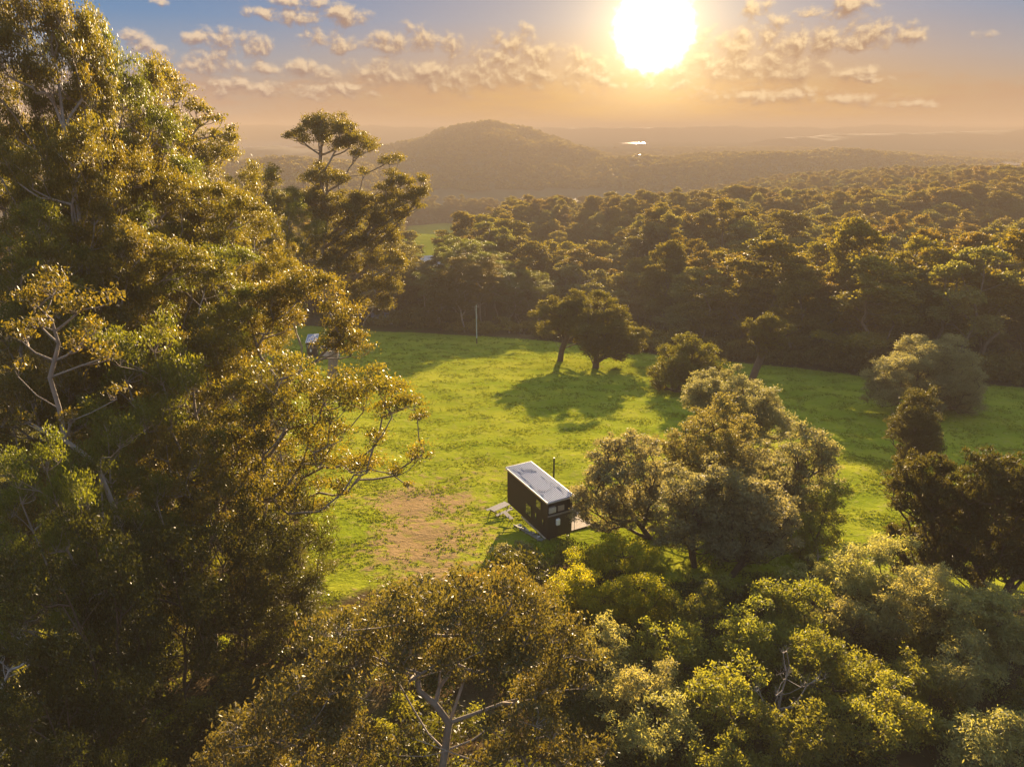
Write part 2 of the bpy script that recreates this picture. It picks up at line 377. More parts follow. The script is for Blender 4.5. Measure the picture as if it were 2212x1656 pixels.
def top_line(pxs, Y): return [(W(px, py, Y)[0], W(px, py, Y)[2]) for px, py in pxs]
RIDGES = []
RIDGES.append(ridge('hill', 'dark wooded conical hill in the haze', top_line([(600,430),(700,385),(800,338),(850,318),(900,304),(950,287),(1000,279),(1030,270),(1060,266),(1090,270),(1120,280),(1170,297),(1230,312),(1290,334),(1350,358),(1420,385),(1500,420)], 1900), 1900, 900, 900, M['hillwood'], 4.0, -100)[1])
RIDGES.append(ridge('low_ridge', 'low wooded ridge across the hazy valley', top_line([(1180,400),(1300,352),(1400,346),(1480,346),(1560,338),(1650,337),(1760,333),(1850,332),(1950,336),(2040,345),(2150,352),(2300,362),(2500,375)], 1450), 1450, 450, 700, M['hillwood'], 1.5, -98)[1])
RIDGES.append(ridge('low_ridge', 'low wooded ridge behind the tall umbrella tree', top_line([(200,415),(330,395),(450,372),(520,358),(600,351),(680,352),(760,362),(840,385),(920,425)], 1100), 1100, 400, 500, M['hillwood'], 1.5, -98)[1])
ridge('headland', 'pale headland below the inlet', top_line([(250,330),(400,332),(470,328),(540,321),(590,314),(640,318),(700,328),(800,334),(900,345)], 2250), 2250, 500, 250, M['hillwood'], 1.5, -95)
ridge('far_hills', 'faint hills behind the inlet', top_line([(100,285),(300,282),(400,280),(480,274),(530,269),(580,271),(640,272),(720,273),(800,271),(880,274),(1000,277),(1150,275),(1250,276),(1300,279)], 4300), 4300, 260, 500, M['hillwood'], 2, -70)
ridge('far_hills', 'faint hills along the horizon below the sun', top_line([(1150,281),(1250,274),(1330,277),(1430,275),(1520,274),(1580,271),(1640,275),(1720,274),(1800,276),(1920,269),(2000,273),(2100,276),(2200,274),(2400,278)], 4350), 4350, 260, 500, M['hillwood'], 2, -70)
ridge('far_hills', 'bluish low hills at the right horizon', top_line([(1700,300),(1800,293),(1880,288),(1960,290),(2060,287),(2150,283),(2230,279),(2350,281),(2600,284)], 2900), 2900, 500, 900, M['hillwood'], 2, -80)

# water far off and the pond behind the trees
def water(name, label, pts, z, rough):
    m = bpy.data.materials.new(name); m.use_nodes = True; B = NB(m.node_tree); p = B.n['Principled BSDF']
    p.inputs['Base Color'].default_value = (.09, .14, .19, 1); p.inputs['Roughness'].default_value = rough; p.inputs['IOR'].default_value = 1.33
    b = B.new('ShaderNodeBump'); b.inputs['Strength'].default_value = .15; pos = B.new('ShaderNodeNewGeometry').outputs['Position']
    B.l.new(B.noise(pos, .4, 3), b.inputs['Height']); B.l.new(b.outputs[0], p.inputs['Normal'])
    me = bpy.data.meshes.new(name); me.from_pydata([(a, b_, z) for a, b_ in pts], [], [tuple(range(len(pts)))]); me.update(); me.materials.append(m)
    return tag(link(name, me), label, None, None, 'structure')
def flat_px(pxs, z): return [tuple((ray(px, py) * (z / ray(px, py)[2]))[:2]) for px, py in pxs]
ZF = -58.0
water('inlet', 'pale blue inlet behind the left-hand trees', flat_px([(200,303),(640,302),(700,305),(690,312),(620,318),(540,322),(440,328),(200,332)], ZF - .5), ZF - .5, .12)
water('lake', 'thin bright lake beside the hill', flat_px([(1150,302),(1240,301),(1300,300),(1390,299),(1388,302),(1330,303.5),(1250,304),(1180,304)], ZF), ZF, .10)
water('lake', 'bright lake patch below the sun', flat_px([(1340,309),(1370,307),(1392,308),(1394,310.5),(1370,311),(1345,310.5)], ZF + 1), ZF + 1, .10)
water('lake', 'glittering nearest lake below the sun', flat_px([(1366,336),(1385,333),(1402,334.5),(1405,337),(1388,338.5),(1372,338)], ZF + 1.5), ZF + 1.5, .10)
water('lake', 'pale lagoon on the plain at the right edge', flat_px([(2120,350),(2180,348),(2260,351),(2270,357),(2180,356),(2130,353)], ZF + 1), ZF + 1, .10)
_pd = W(925, 570, 360)
water('pond', 'glinting pond glimpsed through the far trees', [(_pd[0] + 15 * cos(a) * (1 + .2 * sin(3 * a)), 360 + 22 * sin(a)) for a in np.linspace(0, 2 * pi, 28)[:-1]], g1(_pd[0], 345) + .3, .06)


# ------------------------------------------------------------------ trees
def unit(v): return v / np.maximum(np.linalg.norm(v, axis=-1, keepdims=True), 1e-9)
def skeleton(rng, trunk, clumps, tip=.02, pw=2.3, step=1.2, twigs=0, twig_r=.012, sag=.0):
    """trunk: (n,3) points from the base up; clumps: (m,4). Limbs grow from the nearest fitting node, radii follow the pipe rule.
    Returns a list of (points, radii)."""
    Pn = [np.array(p, float) for p in trunk]; par = [i - 1 for i in range(len(trunk))]; plen = [0.0]
    for i in range(1, len(trunk)): plen.append(plen[-1] + float(np.linalg.norm(Pn[i] - Pn[i - 1])))
    load = [0.0] * len(Pn); paths = [list(range(len(Pn)))]
    top = Pn[-1]; order = np.argsort(np.min(np.linalg.norm(clumps[:, None, :3] - np.array(Pn)[None], axis=2), axis=1))
    tw = []
    for ci in order:
        c = clumps[ci, :3]; r = clumps[ci, 3]; T = c - np.array((0, 0, .45 * r))
        A = np.array(Pn); d = A - T; dist = np.linalg.norm(d, axis=1); hor = np.hypot(d[:, 0], d[:, 1])
        cost = dist + .30 * np.array(plen) + np.where(d[:, 2] > -.25 * hor, 1.5 * (d[:, 2] + .25 * hor), 0)
        cost[0] += 3
        i0 = int(np.argmin(cost)); p0 = Pn[i0]; L = dist[i0]
        n = max(2, int(L / step)); side = unit(rng.normal(size=3)) * L * .13
        mid = (p0 + T) / 2 + side + np.array((0, 0, -.06 * L + sag * L))
        ids = [i0]
        for k in range(1, n + 1):
            t = k / n; q = (1 - t) ** 2 * p0 + 2 * t * (1 - t) * mid + t * t * T
            if k < n: q = q + rng.normal(size=3) * L * .018
            Pn.append(q); par.append(ids[-1]); load.append(0.0); plen.append(plen[ids[-1]] + L / n); ids.append(len(Pn) - 1)
        load[ids[-1]] = 1.0; paths.append(ids)
        for k in range(twigs):
            v = unit(np.array((rng.normal(), rng.normal(), abs(rng.normal()) * .8 + .1))); e = c + v * r * np.array((.95, .95, .7)) * rng.uniform(.6, 1.05)
            m1 = (T + e) / 2 + rng.normal(size=3) * r * .14
            tw.append((np.array((T, m1, e)), np.array((twig_r * 1.6, twig_r, twig_r * .35))))
    load = np.array(load)
    for i in range(len(Pn) - 1, 0, -1): load[par[i]] += load[i]
    rad = tip * np.maximum(load, 1) ** (1 / pw)
    out = []
    for ids in paths:
        rr = rad[ids].copy()
        if len(ids) > 1 and ids is not paths[0]: rr[0] = min(rr[0], rr[1] * 1.25)
        out.append((np.array([Pn[i] for i in ids]), rr))
    if len(out[0][1]) > 2: out[0][1][0] *= 1.45; out[0][1][1] *= 1.1
    return out + tw
def tubes(paths, sides=6, min_r=.004):
    V = []; F = []; o = 0
    for P, R in paths:
        n = len(P); k = sides if R.max() > .05 else max(3, sides - 3)
        t = unit(np.gradient(P, axis=0)); ref = np.array((.31, .95, .08)) if abs(t[0, 2]) > .6 else np.array((.1, .2, .97))
        u = unit(np.cross(t, ref)); w = np.cross(t, u); a = np.linspace(0, 2 * pi, k, endpoint=False)
        ring = P[:, None] + np.maximum(R, min_r)[:, None, None] * (u[:, None] * np.cos(a)[None, :, None] + w[:, None] * np.sin(a)[None, :, None])
        V.append(ring.reshape(-1, 3)); i = np.arange(n - 1)[:, None] * k; j = np.arange(k)[None]
        F.append(np.stack((i + j, i + (j + 1) % k, i + k + (j + 1) % k, i + k + j), -1).reshape(-1, 4) + o); o += n * k
    return np.concatenate(V), np.concatenate(F)
def leaves(rng, clumps, L, Wd, per_area, droop=.6, squash=.62, sub=7, low=-.25, spread=.42, tone=.5, up=0.0, outward=0.0):
    """leaf blades gathered in sub-clusters on the dome of every clump"""
    cs = []; tn = []; dirs = []
    for x, y, z, r in clumps:
        n = int(per_area * r * r) + 12; k = max(3, int(sub))
        v = rng.normal(size=(k, 3)); v[:, 2] = np.abs(v[:, 2]) * 1.1 + low; v = unit(v)
        sc = v * rng.uniform(.5, .85, (k, 1)) * r; w = rng.uniform(.6, 1.4, k); w /= w.sum()
        idx = rng.choice(k, n, p=w); g = rng.normal(size=(n, 3)) * spread * r * np.array((1, 1, .62))
        p = sc[idx] + g; p[:, 2] *= squash
        cs.append(p + np.array((x, y, z))); ct = rng.uniform(0, 1); kt = rng.uniform(0, 1, k)
        tn.append(np.clip((ct * .5 + kt[idx] * .5) * tone + rng.uniform(0, 1, n) * (1 - tone), 0, 1)); dirs.append(unit(p + 1e-6))
    c = np.concatenate(cs); n = len(c); od = np.concatenate(dirs)
    d = rng.normal(size=(n, 3)) + np.array((0, 0, -droop * 1.5 + up)) + od * outward; d = unit(d)
    w = unit(np.cross(d, rng.normal(size=(n, 3)))); s = rng.uniform(.65, 1.3, (n, 1))
    h = d * L * .5 * s; ww = w * Wd * .5 * s; q = c - h * .12
    V = np.stack((c - h, q + ww, c + h, q - ww), 1).reshape(-1, 3)
    return V, np.arange(n * 4).reshape(-1, 4), np.concatenate(tn)
SP = {  # leaf length, width, per-area density, clump radius, and so on for each kind
 'gum':    dict(mat='gum', bark='bark', L=.25, W=.095, den=200, cr=1.2, kw=dict(droop=.7, squash=.88, sub=7, spread=.31), twigs=5, tip=.028),
 'gumnear':dict(mat='gum', swell=1.3, bark='bark', L=.20, W=.075, den=330, cr=.95, kw=dict(droop=.7, squash=.85, sub=7, spread=.31), twigs=6, tip=.022),
 'karri':  dict(mat='karri', bark='bark', L=.32, W=.15, den=150, cr=1.2, kw=dict(droop=.6, squash=.88, sub=7, spread=.34), twigs=5, tip=.045),
 'redgum': dict(mat='redgum', swell=1.25, bark='bark', L=.20, W=.065, den=520, cr=.75, kw=dict(droop=.9, squash=.85, sub=6, spread=.30), twigs=8, tip=.018),
 'acacia': dict(mat='acacia', bark='darkbark', L=.15, W=.05, den=900, cr=.55, kw=dict(droop=.0, squash=.7, sub=7, spread=.30, up=.5), twigs=5, tip=.012),
 'olive':  dict(mat='olive', swell=1.1, bark='darkbark', L=.17, W=.062, den=520, cr=.62, kw=dict(droop=.3, squash=.85, sub=6, spread=.27), twigs=6, tip=.013),
 'pale':   dict(mat='pale', swell=1.1, bark='darkbark', L=.18, W=.055, den=560, cr=.62, kw=dict(droop=.4, squash=.85, sub=6, spread=.28, outward=.5), twigs=6, tip=.013),
 'mauve': dict(mat='mauve', swell=1.48, split=8, bark='darkbark', L=.24, W=.08, den=290, cr=.9, kw=dict(droop=.3, squash=.82, sub=7, spread=.27, outward=.6), twigs=5, tip=.02),
 'orange': dict(mat='orange', swell=1.25, split=7, bark='darkbark', L=.22, W=.075, den=320, cr=.8, kw=dict(droop=.1, squash=.82, sub=7, spread=.28, outward=.6), twigs=4, tip=.02),
 'round': dict(mat='round', swell=1.05, split=7, bark='darkbark', L=.30, W=.12, den=210, cr=.95, kw=dict(droop=.3, squash=.8, sub=8, spread=.36), twigs=3, tip=.04),
 'sheoak': dict(mat='sheoak', swell=1.45, split=8, bark='darkbark', L=.28, W=.06, den=400, cr=.75, kw=dict(droop=-.3, squash=1.1, sub=6, spread=.25, up=.6), twigs=4, tip=.02),
 'dark':   dict(mat='dark', bark='darkbark', L=.20, W=.075, den=300, cr=.95, kw=dict(droop=.6, squash=.75, sub=7, spread=.36), twigs=4, tip=.02),
 'lime':   dict(mat='lime', bark='darkbark', L=.13, W=.045, den=900, cr=.45, kw=dict(droop=.0, squash=.8, sub=7, spread=.36, up=.3), twigs=3, tip=.01),
 'forest': dict(mat='forest', bark='forestbark', L=.46, W=.26, den=80, cr=1.25, kw=dict(droop=.3, squash=.75, sub=5, spread=.34), twigs=0, tip=.034),
}
def tree_parts(rng, sp, trunk, clumps, root, leafy=True, bark=None, sag=0.0, fat=1.0, den=1.0, sides=7):
    q = SP[sp]; clumps = np.asarray(clumps, float)
    paths = skeleton(rng, trunk, clumps, tip=q['tip'] * fat, twigs=q['twigs'], twig_r=q['tip'] * .42, sag=sag)
    V, F = tubes(paths, sides)
    t = link('trunk', mesh_np('trunk', V, F, M[bark or q['bark']], smooth=True), root)
    if leafy:
        V, F, tn = leaves(rng, clumps, q['L'], q['W'], q['den'] * den, **q['kw'])
        link('crown', mesh_np('crown', V, F, M[q['mat']], tint=tn), root)
    return root
def fill(rng, balls, cr, k=1.9):
    """clumps of radius cr spread over the upper shell of every ball (x, y, z, r), kept apart"""
    out = []
    for x, y, z, r in balls:
        m = max(1, int(k * (r / cr) ** 2)) if r > cr * 1.15 else 1; c = 0; tries = 0
        if m == 1: out.append((x, y, z, min(r, cr * 1.2))); continue
        while c < m and tries < m * 8:
            tries += 1; v = rng.normal(size=3); v[2] = v[2] + .45; v /= np.linalg.norm(v); rr = max(r - cr * .55, .2) * rng.uniform(.72, 1.0) * (1 if rng.random() > .2 else .5)
            p = np.array((x, y, z)) + v * rr * np.array((1, 1, .85))
            if all((p[0] - o[0]) ** 2 + (p[1] - o[1]) ** 2 + (p[2] - o[2]) ** 2 > (.55 * cr) ** 2 for o in out[-80:]):
                out.append((*p, cr * rng.uniform(.75, 1.2))); c += 1
    return np.array(out)
def bend_trunk(rng, a, b, n=7, wob=.03):
    a = np.array(a, float); b = np.array(b, float); L = np.linalg.norm(b - a); t = np.linspace(0, 1, n)[:, None]
    P = a + (b - a) * t; off = np.cumsum(rng.normal(size=(n, 3)) * L * wob * .5, axis=0) * np.sin(pi * t); off[:, 2] *= .2
    return P + off
def hero(name, label, cat, base, blobs, sp, seed, via=(), y=None, fork=.62, group=None, depth=1.0, **kw):
    """one tree of its own: base on the ground, blobs (px, py, radius) seen from the camera turned into balls of leaves
    at the tree's distance, scattered in depth by as much as they spread sideways"""
    rng = np.random.default_rng(seed); q = SP[sp]
    if y is None: b = ground_at(*base)
    else:
        bx = W(base[0], base[1], y)[0]; b = np.array((bx, y, g1(bx, y)))
    root = tag(empty(name, tuple(b)), label, cat, group); Y = b[1]
    bl = np.array([bb[:3] for bb in blobs], float); halfw = (bl[:, 0].max() - bl[:, 0].min()) / 2 + bl[:, 2].mean() * .4; cx0 = np.average(bl[:, 0], weights=bl[:, 2])
    balls = []
    for bb in blobs:
        px, py, pr = bb[:3]; c0 = W(px, py, Y); dist = c0[1] * cos(PITCH) - c0[2] * sin(PITCH); s = dist / FPX; r = pr * s * q.get('swell', 1.15)
        room = math.sqrt(max(0, 1 - min(1, (px - cx0) / (halfw + 1e-6)) ** 2)) * halfw * s * depth
        offs = [bb[3]] if len(bb) > 3 else ([rng.uniform(-.35, .35) * room] + ([rng.uniform(.45, .9) * room, -rng.uniform(.4, .8) * room] if room > r * .9 else []))
        for k, dy in enumerate(offs):
            c = W(px + (rng.normal() * pr * .5 if k else 0), py + (pr * .35 if k else 0), Y + dy) - b; balls.append((*c, r * (1 if k == 0 else .85)))
    if q.get('split'):
        nb = []
        for x, yy, z, r in balls:
            for k in range(q['split']):
                v = rng.normal(size=3); v /= np.linalg.norm(v); t = r * rng.uniform(.3, .95); nb.append((x + v[0] * t, yy + v[1] * t, z + v[2] * t * .85 + .08 * r, r * rng.uniform(.26, .56)))
        balls = nb
    clumps = fill(rng, balls, q['cr'])
    via_pts = [W(px, py, Y) - b for px, py in via]
    if via_pts:
        pts = [np.zeros(3)]; segs = via_pts
        tr = [np.array((0, 0, -.5))]
        prev = np.zeros(3); tr.append(prev)
        for v in segs:
            m = max(2, int(np.linalg.norm(v - prev) / 1.5)); tr += list(bend_trunk(rng, prev, v, m + 1, .02)[1:]); prev = v
        tr = np.array(tr)
    else:
        top = np.average(clumps[:, :3], axis=0); hz = np.percentile(clumps[:, 2], 70) * fork; e = np.array((top[0] * .75, top[1] * .75, max(hz, .8)))
        tr = np.vstack((np.array((0, 0, -.5))[None], bend_trunk(rng, (0, 0, 0), e, max(4, int(e[2] / 1.3)), .05)))
    tree_parts(rng, sp, tr, clumps, root, **kw); return root
def auto_clumps(rng, H, R, base, n, cr, prof):
    """clumps spread through a crown envelope; prof(u) gives the half width from crown base (0) to top (1)"""
    out = []; tries = 0
    while len(out) < n and tries < n * 60:
        tries += 1; u = rng.random() ** .8; a = rng.uniform(0, 2 * pi); rr = R * prof(u) * math.sqrt(rng.uniform(.12, 1)); p = np.array((rr * cos(a), rr * sin(a), H * (base + (1 - base) * u) - cr * .5))
        if all(np.sum((p - o[:3]) ** 2 * np.array((1, 1, 1.3))) > (1.05 * cr) ** 2 for o in out): out.append(np.array((*p, cr * rng.uniform(.75, 1.25))))
    return np.array(out)
def proto(name, sp, seed, H, R, base, n, prof, cr=None, **kw):
    rng = np.random.default_rng(seed); cr = cr or SP[sp]['cr']; root = bpy.data.objects.new(name, None)
    big = auto_clumps(rng, H, R, base, n, kw['br'], prof); cl = fill(rng, big, cr, kw.get('k', 1.5)); tr = np.vstack((np.array((0, 0, -1.0))[None], bend_trunk(rng, (0, 0, 0), (rng.normal() * R * .15, rng.normal() * R * .15, H * .86), 12, .05)))
    q = SP[sp]; paths = skeleton(rng, tr, cl, tip=q['tip'], twigs=q['twigs'], twig_r=q['tip'] * .42); V, F = tubes(paths, kw.get('sides', 6))
    tm = mesh_np('trunk', V, F, M[kw.get('bark') or q['bark']], smooth=True); V, F, tn = leaves(rng, cl, q['L'], q['W'], q['den'] * kw.get('den', 1), **q['kw'])
    cm = mesh_np('crown', V, F, M[kw.get('mat') or q['mat']], tint=tn); return dict(H=H, R=R, trunk=tm, crown=cm)
def bare_proto(seed, H, R):
    rng = np.random.default_rng(seed); cl = auto_clumps(rng, H, R, .35, 26, 1.3, egg); tr = np.vstack((np.array((0, 0, -1.0))[None], bend_trunk(rng, (0, 0, 0), (R * .1, 0, H * .86), 12, .06)))
    V, F = tubes(skeleton(rng, tr, cl, tip=.04, twigs=9, twig_r=.028), 5); return mesh_np('bare_tree', V, F, M['deadwood'], smooth=True)
def place(name, p, loc, H, width, rz, label, cat='tree', group=None):
    """a copy of a tree with its trunk and crown"""
    root = tag(empty(name, loc, rz), label, cat, group); s = (width / 2 / p['R'], width / 2 / p['R'], H / p['H'])
    for nm in ('trunk', 'crown'): link(nm, p[nm], root).scale = s
    return root
def place_px(name, p, px, py_top, wpx, y, rz, label, cat='tree', group=None):
    t = W(px, py_top, y); z0 = g1(t[0], y); d = y * cos(PITCH) - t[2] * sin(PITCH)
    return place(name, p, (t[0], y, z0 - .3), t[2] - z0, wpx * d / FPX, rz, label, cat, group)
umbrella = lambda u: (.30 + .75 * (u / .72) ** 1.1) if u < .72 else 1.05 * math.sqrt(max(.0, 1 - ((u - .72) / .31) ** 2)) + .05
egg = lambda u: math.sqrt(max(.02, 1 - ((u - .45) / .58) ** 2))

hero('sprig_gum', 'gum with thin bare boughs and small leaf tufts standing out over the inlet', 'tree', (365, 800),
     [(325,155,26),(350,160,26),(375,180,26),(388,208,18),(310,178,18),(425,222,18),(408,236,13),(440,235,12),(450,252,14),(428,264,13),(505,276,10),(475,260,18),(497,280,14),(458,286,12),(408,290,18),(390,300,14),(330,205,26),(296,215,30),(318,255,32),(352,255,26),(380,300,26),(300,300,32),(345,330,34),(375,240,16)], 'gum', 65, y=70,
     via=[(362,520),(355,400),(345,300)], fat=.9, depth=.35)
hero('twisting_gum', 'gum with pale twisting stems showing through thin leaves in the left wood', 'tree', (240, 1150),
     [(60,640,30),(115,610,34),(175,650,32),(50,715,26),(165,735,24),(235,640,26),(35,800,22),(85,690,24),(225,760,22),(200,700,22),(150,900,18),(250,850,22),(60,900,20)], 'gumnear', 64, y=31,
     via=[(207,1000),(140,950),(108,815),(127,742),(112,690)], fat=1.15, depth=.4, den=.7)
# ---- the trees standing in the paddock
hero('paddock_tree', 'rounded dense tree with bent dark trunk, left of the touching paddock pair', 'tree', (1210, 780),
     [(1235,672,44),(1195,668,30),(1268,672,42),(1205,690,26),(1225,705,34),(1290,690,26),(1245,722,20),(1182,664,14)], 'round', 11, via=[(1214,755),(1226,725)], fat=1.1, depth=.8)
hero('paddock_tree', 'wider dense tree with low skirts, right of the touching paddock pair', 'tree', (1287, 794),
     [(1300,672,36),(1320,700,50),(1345,735,42),(1365,750,24),(1285,735,36),(1318,752,28),(1275,705,36),(1375,742,14),(1340,768,12)], 'round', 12, via=[(1288,770),(1296,735)], fat=1.1, depth=.8)
hero('paddock_shrub', 'bushy olive many-stemmed shrub standing between the paired trees and the leaning tree', 'shrub', (1462, 846),
     [(1445,775,32),(1475,752,28),(1510,758,34),(1538,785,30),(1550,805,18),(1430,805,26),(1485,790,40),(1420,830,16),(1515,805,30),(1450,815,26),(1490,730,14)], 'round', 13, fork=.3, depth=.9)
hero('leaning_tree', 'lone leaning tree with a bare slanting trunk and a small rounded crown', 'tree', (1620, 833),
     [(1658,698,24),(1640,712,20),(1680,705,20),(1662,725,22),(1640,738,12),(1678,728,14),(1655,748,12),(1650,690,14),(1645,765,8),(1670,745,12),(1690,735,12),(1632,725,14),(1668,685,16)], 'round', 14, via=[(1634,795),(1652,755),(1658,730)], fat=1.5, depth=.7)
hero('paddock_tree', 'big pale grey-green bushy tree in the shade at the right of the paddock', 'tree', (1995, 892),
     [(1985,775,34),(2030,770,36),(1950,790,36),(2065,795,30),(1915,800,26),(1895,825,20),(1925,840,36),(1990,820,44),(2045,820,40),(2085,845,32),(1960,860,32),(2020,860,36),(2070,870,28),(1995,752,18),(2105,850,18)], 'mauve', 15, fork=.45, depth=.9, den=.8)
# ---- she-oaks on the right
hero('sheoak', 'narrow dark she-oak with a wispy bare top below the big pale tree', 'tree', (1972, 1012),
     [(1990,860,20),(1985,890,28),(1960,905,26),(2005,912,24),(1975,930,34),(1945,930,20),(1995,945,28),(1970,965,26),(1950,975,18),(2030,950,12)], 'sheoak', 16, fork=.8)
hero('sheoak', 'dark ragged she-oak left of the twin at the right edge', 'tree', (2020, 1285),
     [(1975,1005,22),(1950,1040,24),(1990,1045,36),(2030,1000,24),(2030,1060,36),(1960,1085,24),(2005,1105,38),(2045,1110,30),(1985,1150,28),(2035,1165,36),(2010,1205,26),(1935,1180,22),(1925,1145,12),(1960,1225,24),(2040,1225,26),(1990,1250,22),(2060,1190,24)], 'sheoak', 17, fork=.85)
hero('sheoak', 'broad dark she-oak with thick slanting limbs cut by the right edge', 'tree', (2110, 1290),
     [(2125,1000,26),(2160,1020,32),(2095,1035,34),(2140,1060,40),(2200,1035,36),(2085,1085,34),(2190,1090,42),(2230,1080,40),(2120,1120,40),(2175,1150,40),(2215,1165,40),(2090,1160,26),(2250,1130,40),(2080,1210,26),(2140,1200,30),(2110,1245,22)], 'sheoak', 18, fork=.8, fat=1.3)
hero('sheoak', 'low leaning she-oak with a dark thick trunk at the right edge', 'tree', (2150, 1320),
     [(2190,1215,30),(2230,1200,36),(2165,1235,22),(2250,1240,34)], 'sheoak', 19, via=[(2180,1260),(2220,1215)], fat=1.8)
# ---- the grove right of the cabin
hero('grove_tree', 'pale wispy dome-topped tree at the far end of the grove by the cabin', 'tree', (1600, 985),
     [(1500,850,26),(1530,838,32),(1575,838,30),(1620,862,34),(1560,870,38),(1655,890,34),(1680,915,28),(1610,905,38),(1650,935,30),(1510,870,26)], 'mauve', 21, fork=.5)
hero('grove_tree', 'golden-brown dense crown in the middle of the grove', 'tree', (1520, 1120),
     [(1545,898,36),(1510,915,34),(1580,925,34),(1465,950,30),(1440,965,24),(1530,950,44),(1575,965,36),(1490,985,40),(1545,1000,36)], 'orange', 22, fork=.75)
hero('grove_tree', 'olive many-limbed tree beside the cabin deck', 'tree', (1405, 1165),
     [(1340,960,24),(1380,962,28),(1310,985,28),(1290,1020,26),(1350,1010,36),(1395,1015,36),(1270,1060,26),(1320,1065,36),(1375,1075,36),(1420,1060,30),(1265,1100,24),(1330,1110,30),(1400,1115,26),(1300,1135,18)], 'mauve', 23, fork=.4)
hero('grove_tree', 'tall dusky grey tree with dark trunks in the heart of the grove', 'tree', (1500, 1225),
     [(1490,1040,36),(1540,1030,36),(1460,1085,36),(1510,1090,42),(1580,1060,36),(1560,1110,40),(1470,1140,34),(1530,1150,38),(1600,1120,34),(1445,1160,24)], 'mauve', 24, fork=.7)
hero('grove_tree', 'greyish tree with hanging foliage leaning over the grass, right of the heart of the grove', 'tree', (1580, 1245),
     [(1625,1075,34),(1660,1090,30),(1610,1125,36),(1665,1130,34),(1595,1165,34),(1640,1175,34),(1685,1165,26),(1570,1190,26),(1700,1120,20),(1640,1050,20)], 'mauve', 25, fork=.7)
hero('grove_tree', 'open tree with a forked grey branch showing through its thin crown', 'tree', (1705, 1160),
     [(1745,945,26),(1775,965,24),(1720,975,28),(1790,990,18),(1700,1010,30),(1755,1005,26),(1735,1050,32),(1690,1060,30),(1780,1050,26),(1710,1100,34),(1765,1095,28)], 'mauve', 26, via=[(1712,1080),(1722,1010)], den=.75)
hero('grove_tree', 'dark green rounded tree on the right flank of the grove', 'tree', (1755, 1215),
     [(1780,1085,32),(1805,1065,24),(1830,1055,16),(1760,1125,34),(1800,1120,26),(1745,1160,32),(1790,1165,28),(1730,1195,26),(1810,1150,14)], 'olive', 27, fork=.6, den=.6)
hero('grove_tree', 'grey-green tree closing the middle of the grove between the golden crown and the dusky one', 'tree', (1600, 1110),
     [(1590,985,30),(1640,985,28),(1670,1030,32),(1610,1030,34),(1560,1020,30),(1650,1065,30),(1700,1065,24),(1450,1020,28),(1430,1060,24),(1590,1080,28)], 'mauve', 30, fork=.6)
hero('grove_shrub', 'small yellowish bush caught between the crowns of the grove', 'shrub', (1625, 1070), [(1620,985,22),(1640,1000,18),(1605,1005,18),(1625,1015,20)], 'orange', 28)
hero('bare_shrub', 'pale grey leafless twiggy shrub on the grass at the foot of the grove', 'shrub', (1765, 1215), [(1765,1190,16),(1745,1192,14),(1785,1192,14),(1765,1176,12)], 'lime', 29, leafy=False, bark='deadwood', fat=1.6)
# ---- yellow wattles below the cabin
hero('wattle_shrub', 'yellow-green wattle just below the near corner of the cabin', 'shrub', (1330, 1265),
     [(1290,1190,22),(1330,1180,24),(1370,1188,24),(1405,1205,22),(1310,1212,26),(1350,1220,28),(1390,1232,22),(1265,1205,18),(1240,1195,16),(1420,1225,16),(1280,1225,20)], 'acacia', 31, fork=.4)
hero('wattle_shrub', 'bright yellow wattle with cloud-like tufts, leftmost of the wattles', 'shrub', (1265, 1370),
     [(1240,1240,24),(1275,1245,24),(1205,1265,20),(1230,1275,26),(1270,1285,26),(1310,1280,24),(1195,1290,16),(1250,1315,24),(1300,1320,26),(1220,1310,18)], 'acacia', 32, fork=.45)
hero('wattle_shrub', 'yellow wattle with long thin stems right of the brightest one', 'shrub', (1375, 1385),
     [(1350,1262,24),(1390,1255,24),(1425,1272,22),(1445,1295,20),(1365,1295,28),(1405,1300,28),(1340,1325,24),(1385,1335,26),(1430,1325,20)], 'acacia', 33, fork=.45)
hero('brown_shrub', 'dull brown twiggy bush in the shadow by the cabin tow end', 'shrub', (1110, 1225), [(1095,1195,18),(1125,1195,20),(1150,1205,18),(1110,1210,18),(1165,1215,14)], 'mauve', 34, fork=.4)
